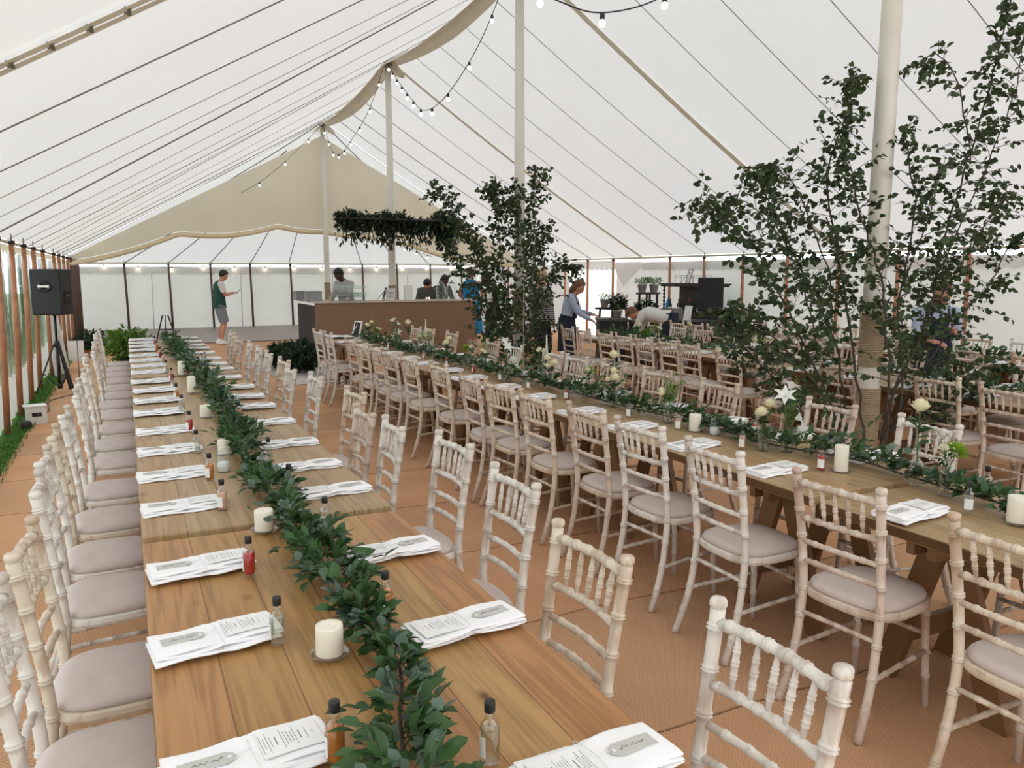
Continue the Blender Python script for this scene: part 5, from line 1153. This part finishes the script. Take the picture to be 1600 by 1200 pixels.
card_on_easel('white tall price card standing on the black counter', (9.42, 12.0, .834), R_(200), .13, .26, frame='card')
def stool(label, loc, rz, w_, h_):
    t = thing('plant_stool', label, 'stool', loc, rz); m = MB(); m.box((0, 0, h_-.018), (w_, w_*.8, .036)); m.build('seat', 'darkoak', t)
    for sx in (-1, 1):
        for sy in (-1, 1): m = MB(); m.beam((sx*w_*.36, sy*w_*.28, h_-.03), (sx*w_*.46, sy*w_*.36, 0), .04, .035); m.build('leg', 'darkoak', t)
    for sy in (-1, 1): m = MB(); m.beam((-w_*.42, sy*w_*.32, h_*.35), (w_*.42, sy*w_*.32, h_*.35), .03, .025); m.build('rail', 'darkoak', t)
    return t
stool('tall black stool carrying the upper potted plants', (9.22, 12.96, 0), .45, .40, 1.33); stool('black stool carrying the lower row of pots', (8.58, 13.22, 0), .3, .56, 1.04)
def pot(label, loc, r, h_, mat='potwhite', leaf='fern', pl=.2, seed=1, n=120):
    t = thing('potted_plant', label, 'plant', loc, 0, 'potted plants by the dresser'); m = MB(); m.lathe([(r*.72, 0), (r, h_*.88), (r*1.06, h_*.88), (r*1.06, h_), (r*.9, h_), (r*.86, h_*.85), (.001, h_*.85)], n=18); m.build('pot', mat, t)
    random.seed(seed); m = MB(); st = MB()
    for k in range(n):
        a = rnd(0, 2*PI); q = rnd(0, 1)**.6; p = Vector((r*1.5*q*math.cos(a), r*1.5*q*math.sin(a), h_+pl*rnd(.15, 1)*(1-.4*q))); m.leaf(p, (math.cos(a), math.sin(a), rnd(-.5, .9)), (rnd(-.6, .6), rnd(-.6, .6), 1), pl*rnd(.25, .45), pl*.16)
        if k % 6 == 0: st.tube([(0, 0, h_*.8), p], .003, 4, False)
    m.build('leaves', leaf, t); st.build('stems', 'stem', t)
pot('terracotta pot with herbs, first on the tall black stool', (9.10, 13.0, 1.331), .09, .16, 'potwhite', 'fern', .16, 1); pot('whitewashed pot with leafy top, second on the tall black stool', (9.32, 12.92, 1.331), .09, .16, 'potwhite', 'fern', .16, 2)
for k in range(3): pot(f'square-shouldered pale pot with sprouting stems on the lower black stool, {ORD[k]} from the doorway', (8.40+k*.18, 13.25-k*.04, 1.041), .085, .16, 'potwhite', 'terracotta' if k else 'fern', .12, 5+k, 60)
m = MB(); m.box((0, 0, .42), (.50, .42, .84)); t = thing('storage_tub', 'large dark grey lidded tub by the bright doorway', 'tub', (8.05, 12.45, 0), -.4); m.build('tub', 'blackmatte', t); m = MB(); m.box((0, 0, .86), (.54, .46, .04)); m.build('lid', 'greycloth', t)
m = MB(); m.box((0, 0, .40), (.7, .42, .80)); t = thing('storage_tub', 'long dark grey tub between the lidded tub and the barrel', 'tub', (8.72, 12.2, 0), -.4); m.build('tub', 'blackmatte', t); m = MB(); m.box((0, 0, .82), (.74, .46, .04)); m.build('lid', 'greycloth', t)
pot('large leafy plant on the lidded grey tub', (8.22, 12.52, .882), .09, .14, 'potwhite', 'darkleaf', .28, 11, 160); pot('trailing leafy plant in a pale tub on the long dark tub', (8.68, 12.25, .842), .12, .14, 'potwhite', 'darkleaf', .26, 12, 200)
t = thing('stepladder', 'small pale stepladder standing by the black counter', 'ladder', (9.95, 11.2, 0), R_(220))
for sy in (-.15, .15):
    MB().beam((-.18, sy*1.35, 0), (0, sy, .93), .035, .02).build('side_rail', 'paint_pole', t); MB().beam((.22, sy*1.3, 0), (.02, sy, .91), .03, .02).build('back_leg', 'paint_pole', t)
for z in (.28, .56, .9): m = MB(); m.box((-.18*(1-z/.93)+.0, 0, z), (.10, .33+.08*(1-z), .025)); m.build('tread', 'paint_pole', t)

# wire plant holder and stems being arranged, at the far end of row three
def easel(label, loc, rz, h_):
    t = thing('metal_easel', label, 'easel', loc, rz)
    for sy in (-1, 1): m = MB(); m.beam((0, sy*.035, h_), (.10, sy*.13, 0), .014, .014); m.build('leg', 'blackmatte', t)
    m = MB(); m.beam((-.01, 0, h_), (-.22, 0, 0), .014, .014); m.build('leg', 'blackmatte', t)
    m = MB(); m.beam((.05, -.10, h_*.4), (.05, .10, h_*.4), .014, .014); m.build('ledge', 'blackmatte', t); return t
easel('black wire easel standing at the far end of the first row', (.50, 12.55, TOP), PI/2+PI, .34)
t = thing('wire_plant_holder', 'black looped wire holder on the end of the third row', 'holder', (6.62, 10.05, TOP), 0)
for k in range(3):
    a = k*2.1; m = MB(); m.tube(catm([(.09*math.cos(a), .09*math.sin(a), 0), (.05*math.cos(a), .05*math.sin(a), .14), (.10*math.cos(a), .10*math.sin(a), .26), (.16*math.cos(a), .16*math.sin(a), .22), (.12*math.cos(a), .12*math.sin(a), .16)], 5), .007, 6); m.build('wire_leg', 'blackmatte', t)
fuzzy('cut_greenery', 'cut green stems being arranged by the woman in the apron', (6.95, 9.95, TOP+.02), (.16, .12, .12), 70, 'greenery', 'fern', 0, 41, None, .08)
# ground greenery and flowers
fuzzy('potted_greenery', 'green planter bush with pale blossom beyond the window-side chairs', (-.02, 14.6, .55), (.34, .34, .30), 620, 'plant', 'fern', .1, 21, lambda t: MB().lathe([(.15, -.55), (.2, -.25), (.21, -.24), (.001, -.26)], n=16).build('pot', 'blackmatte', t), .09)
fuzzy('potted_greenery', 'small russet and green planter by the dark posts', (-.72, 18.6, .30), (.3, .5, .22), 420, 'plant', 'darkleaf', .1, 22, lambda t: MB().box((0, 0, -.22), (.4, .8, .16)).build('trough', 'terracotta', t), .1)
m = MB(); m.box((0, 0, .20), (.28, .02, .40)); tag(m.build('white_board', 'whiteplast', None, (-.93, 17.6, 0)), 'plain white board standing on the floor by the dark posts', 'board')
random.seed(77)
t = thing('fleece_rug', 'pale crumpled fleece rugs heaped on the floor before the bar', 'rug', (2.72, 14.2, 0), .1)
m = MB(); m.grid(lambda u, v: ((u-.5)*1.25, (v-.5)*3.6, .005+.13*max(0, math.sin(u*9+v*4)*math.cos(v*11-u*3))*math.sin(PI*u)*math.sin(PI*v)), 40, 70); m.build('fleece', 'fleece', t)
m = MB(); m.box((0, 0, -.0), (1.2, 3.5, .008)); m.build('backing', 'fleece', t)
for i, (x, y, sx, sy, lb) in enumerate([(2.62, 13.7, .30, .42, 'dark ferny foliage on the fleece rugs, nearest heap'), (2.86, 14.9, .30, .45, 'dark ferny foliage on the fleece rugs, against the black bar end'), (2.45, 14.6, .20, .5, 'thin strip of dark ferny foliage on the window side of the fleece rugs')]):
    fuzzy('fern_foliage', lb, (x, y, .26), (sx, sy, .2), 520, 'greenery', 'darkleaf', 0, 60+i, None, .11, 'foliage on the fleece rugs')
# end of the second row
card_on_easel('small picture frame standing at the far end of the second row', (3.02, 11.55, TOP), R_(200), .16, .24, mat='blackmatte', frame='card')
m = MB()
m.grid(lambda u, v: (2.62+.42*u, 11.62+.50*v, TOP+.004+.006*math.sin(u*7+v*5)), 8, 8); m.grid(lambda u, v: (2.66+.36*u, 11.55+.30*v, TOP+.014+.006*math.sin(u*5)), 8, 4)
tag(m.build('loose_papers', 'card'), 'loose white papers spread on the far end of the second row', 'paper')
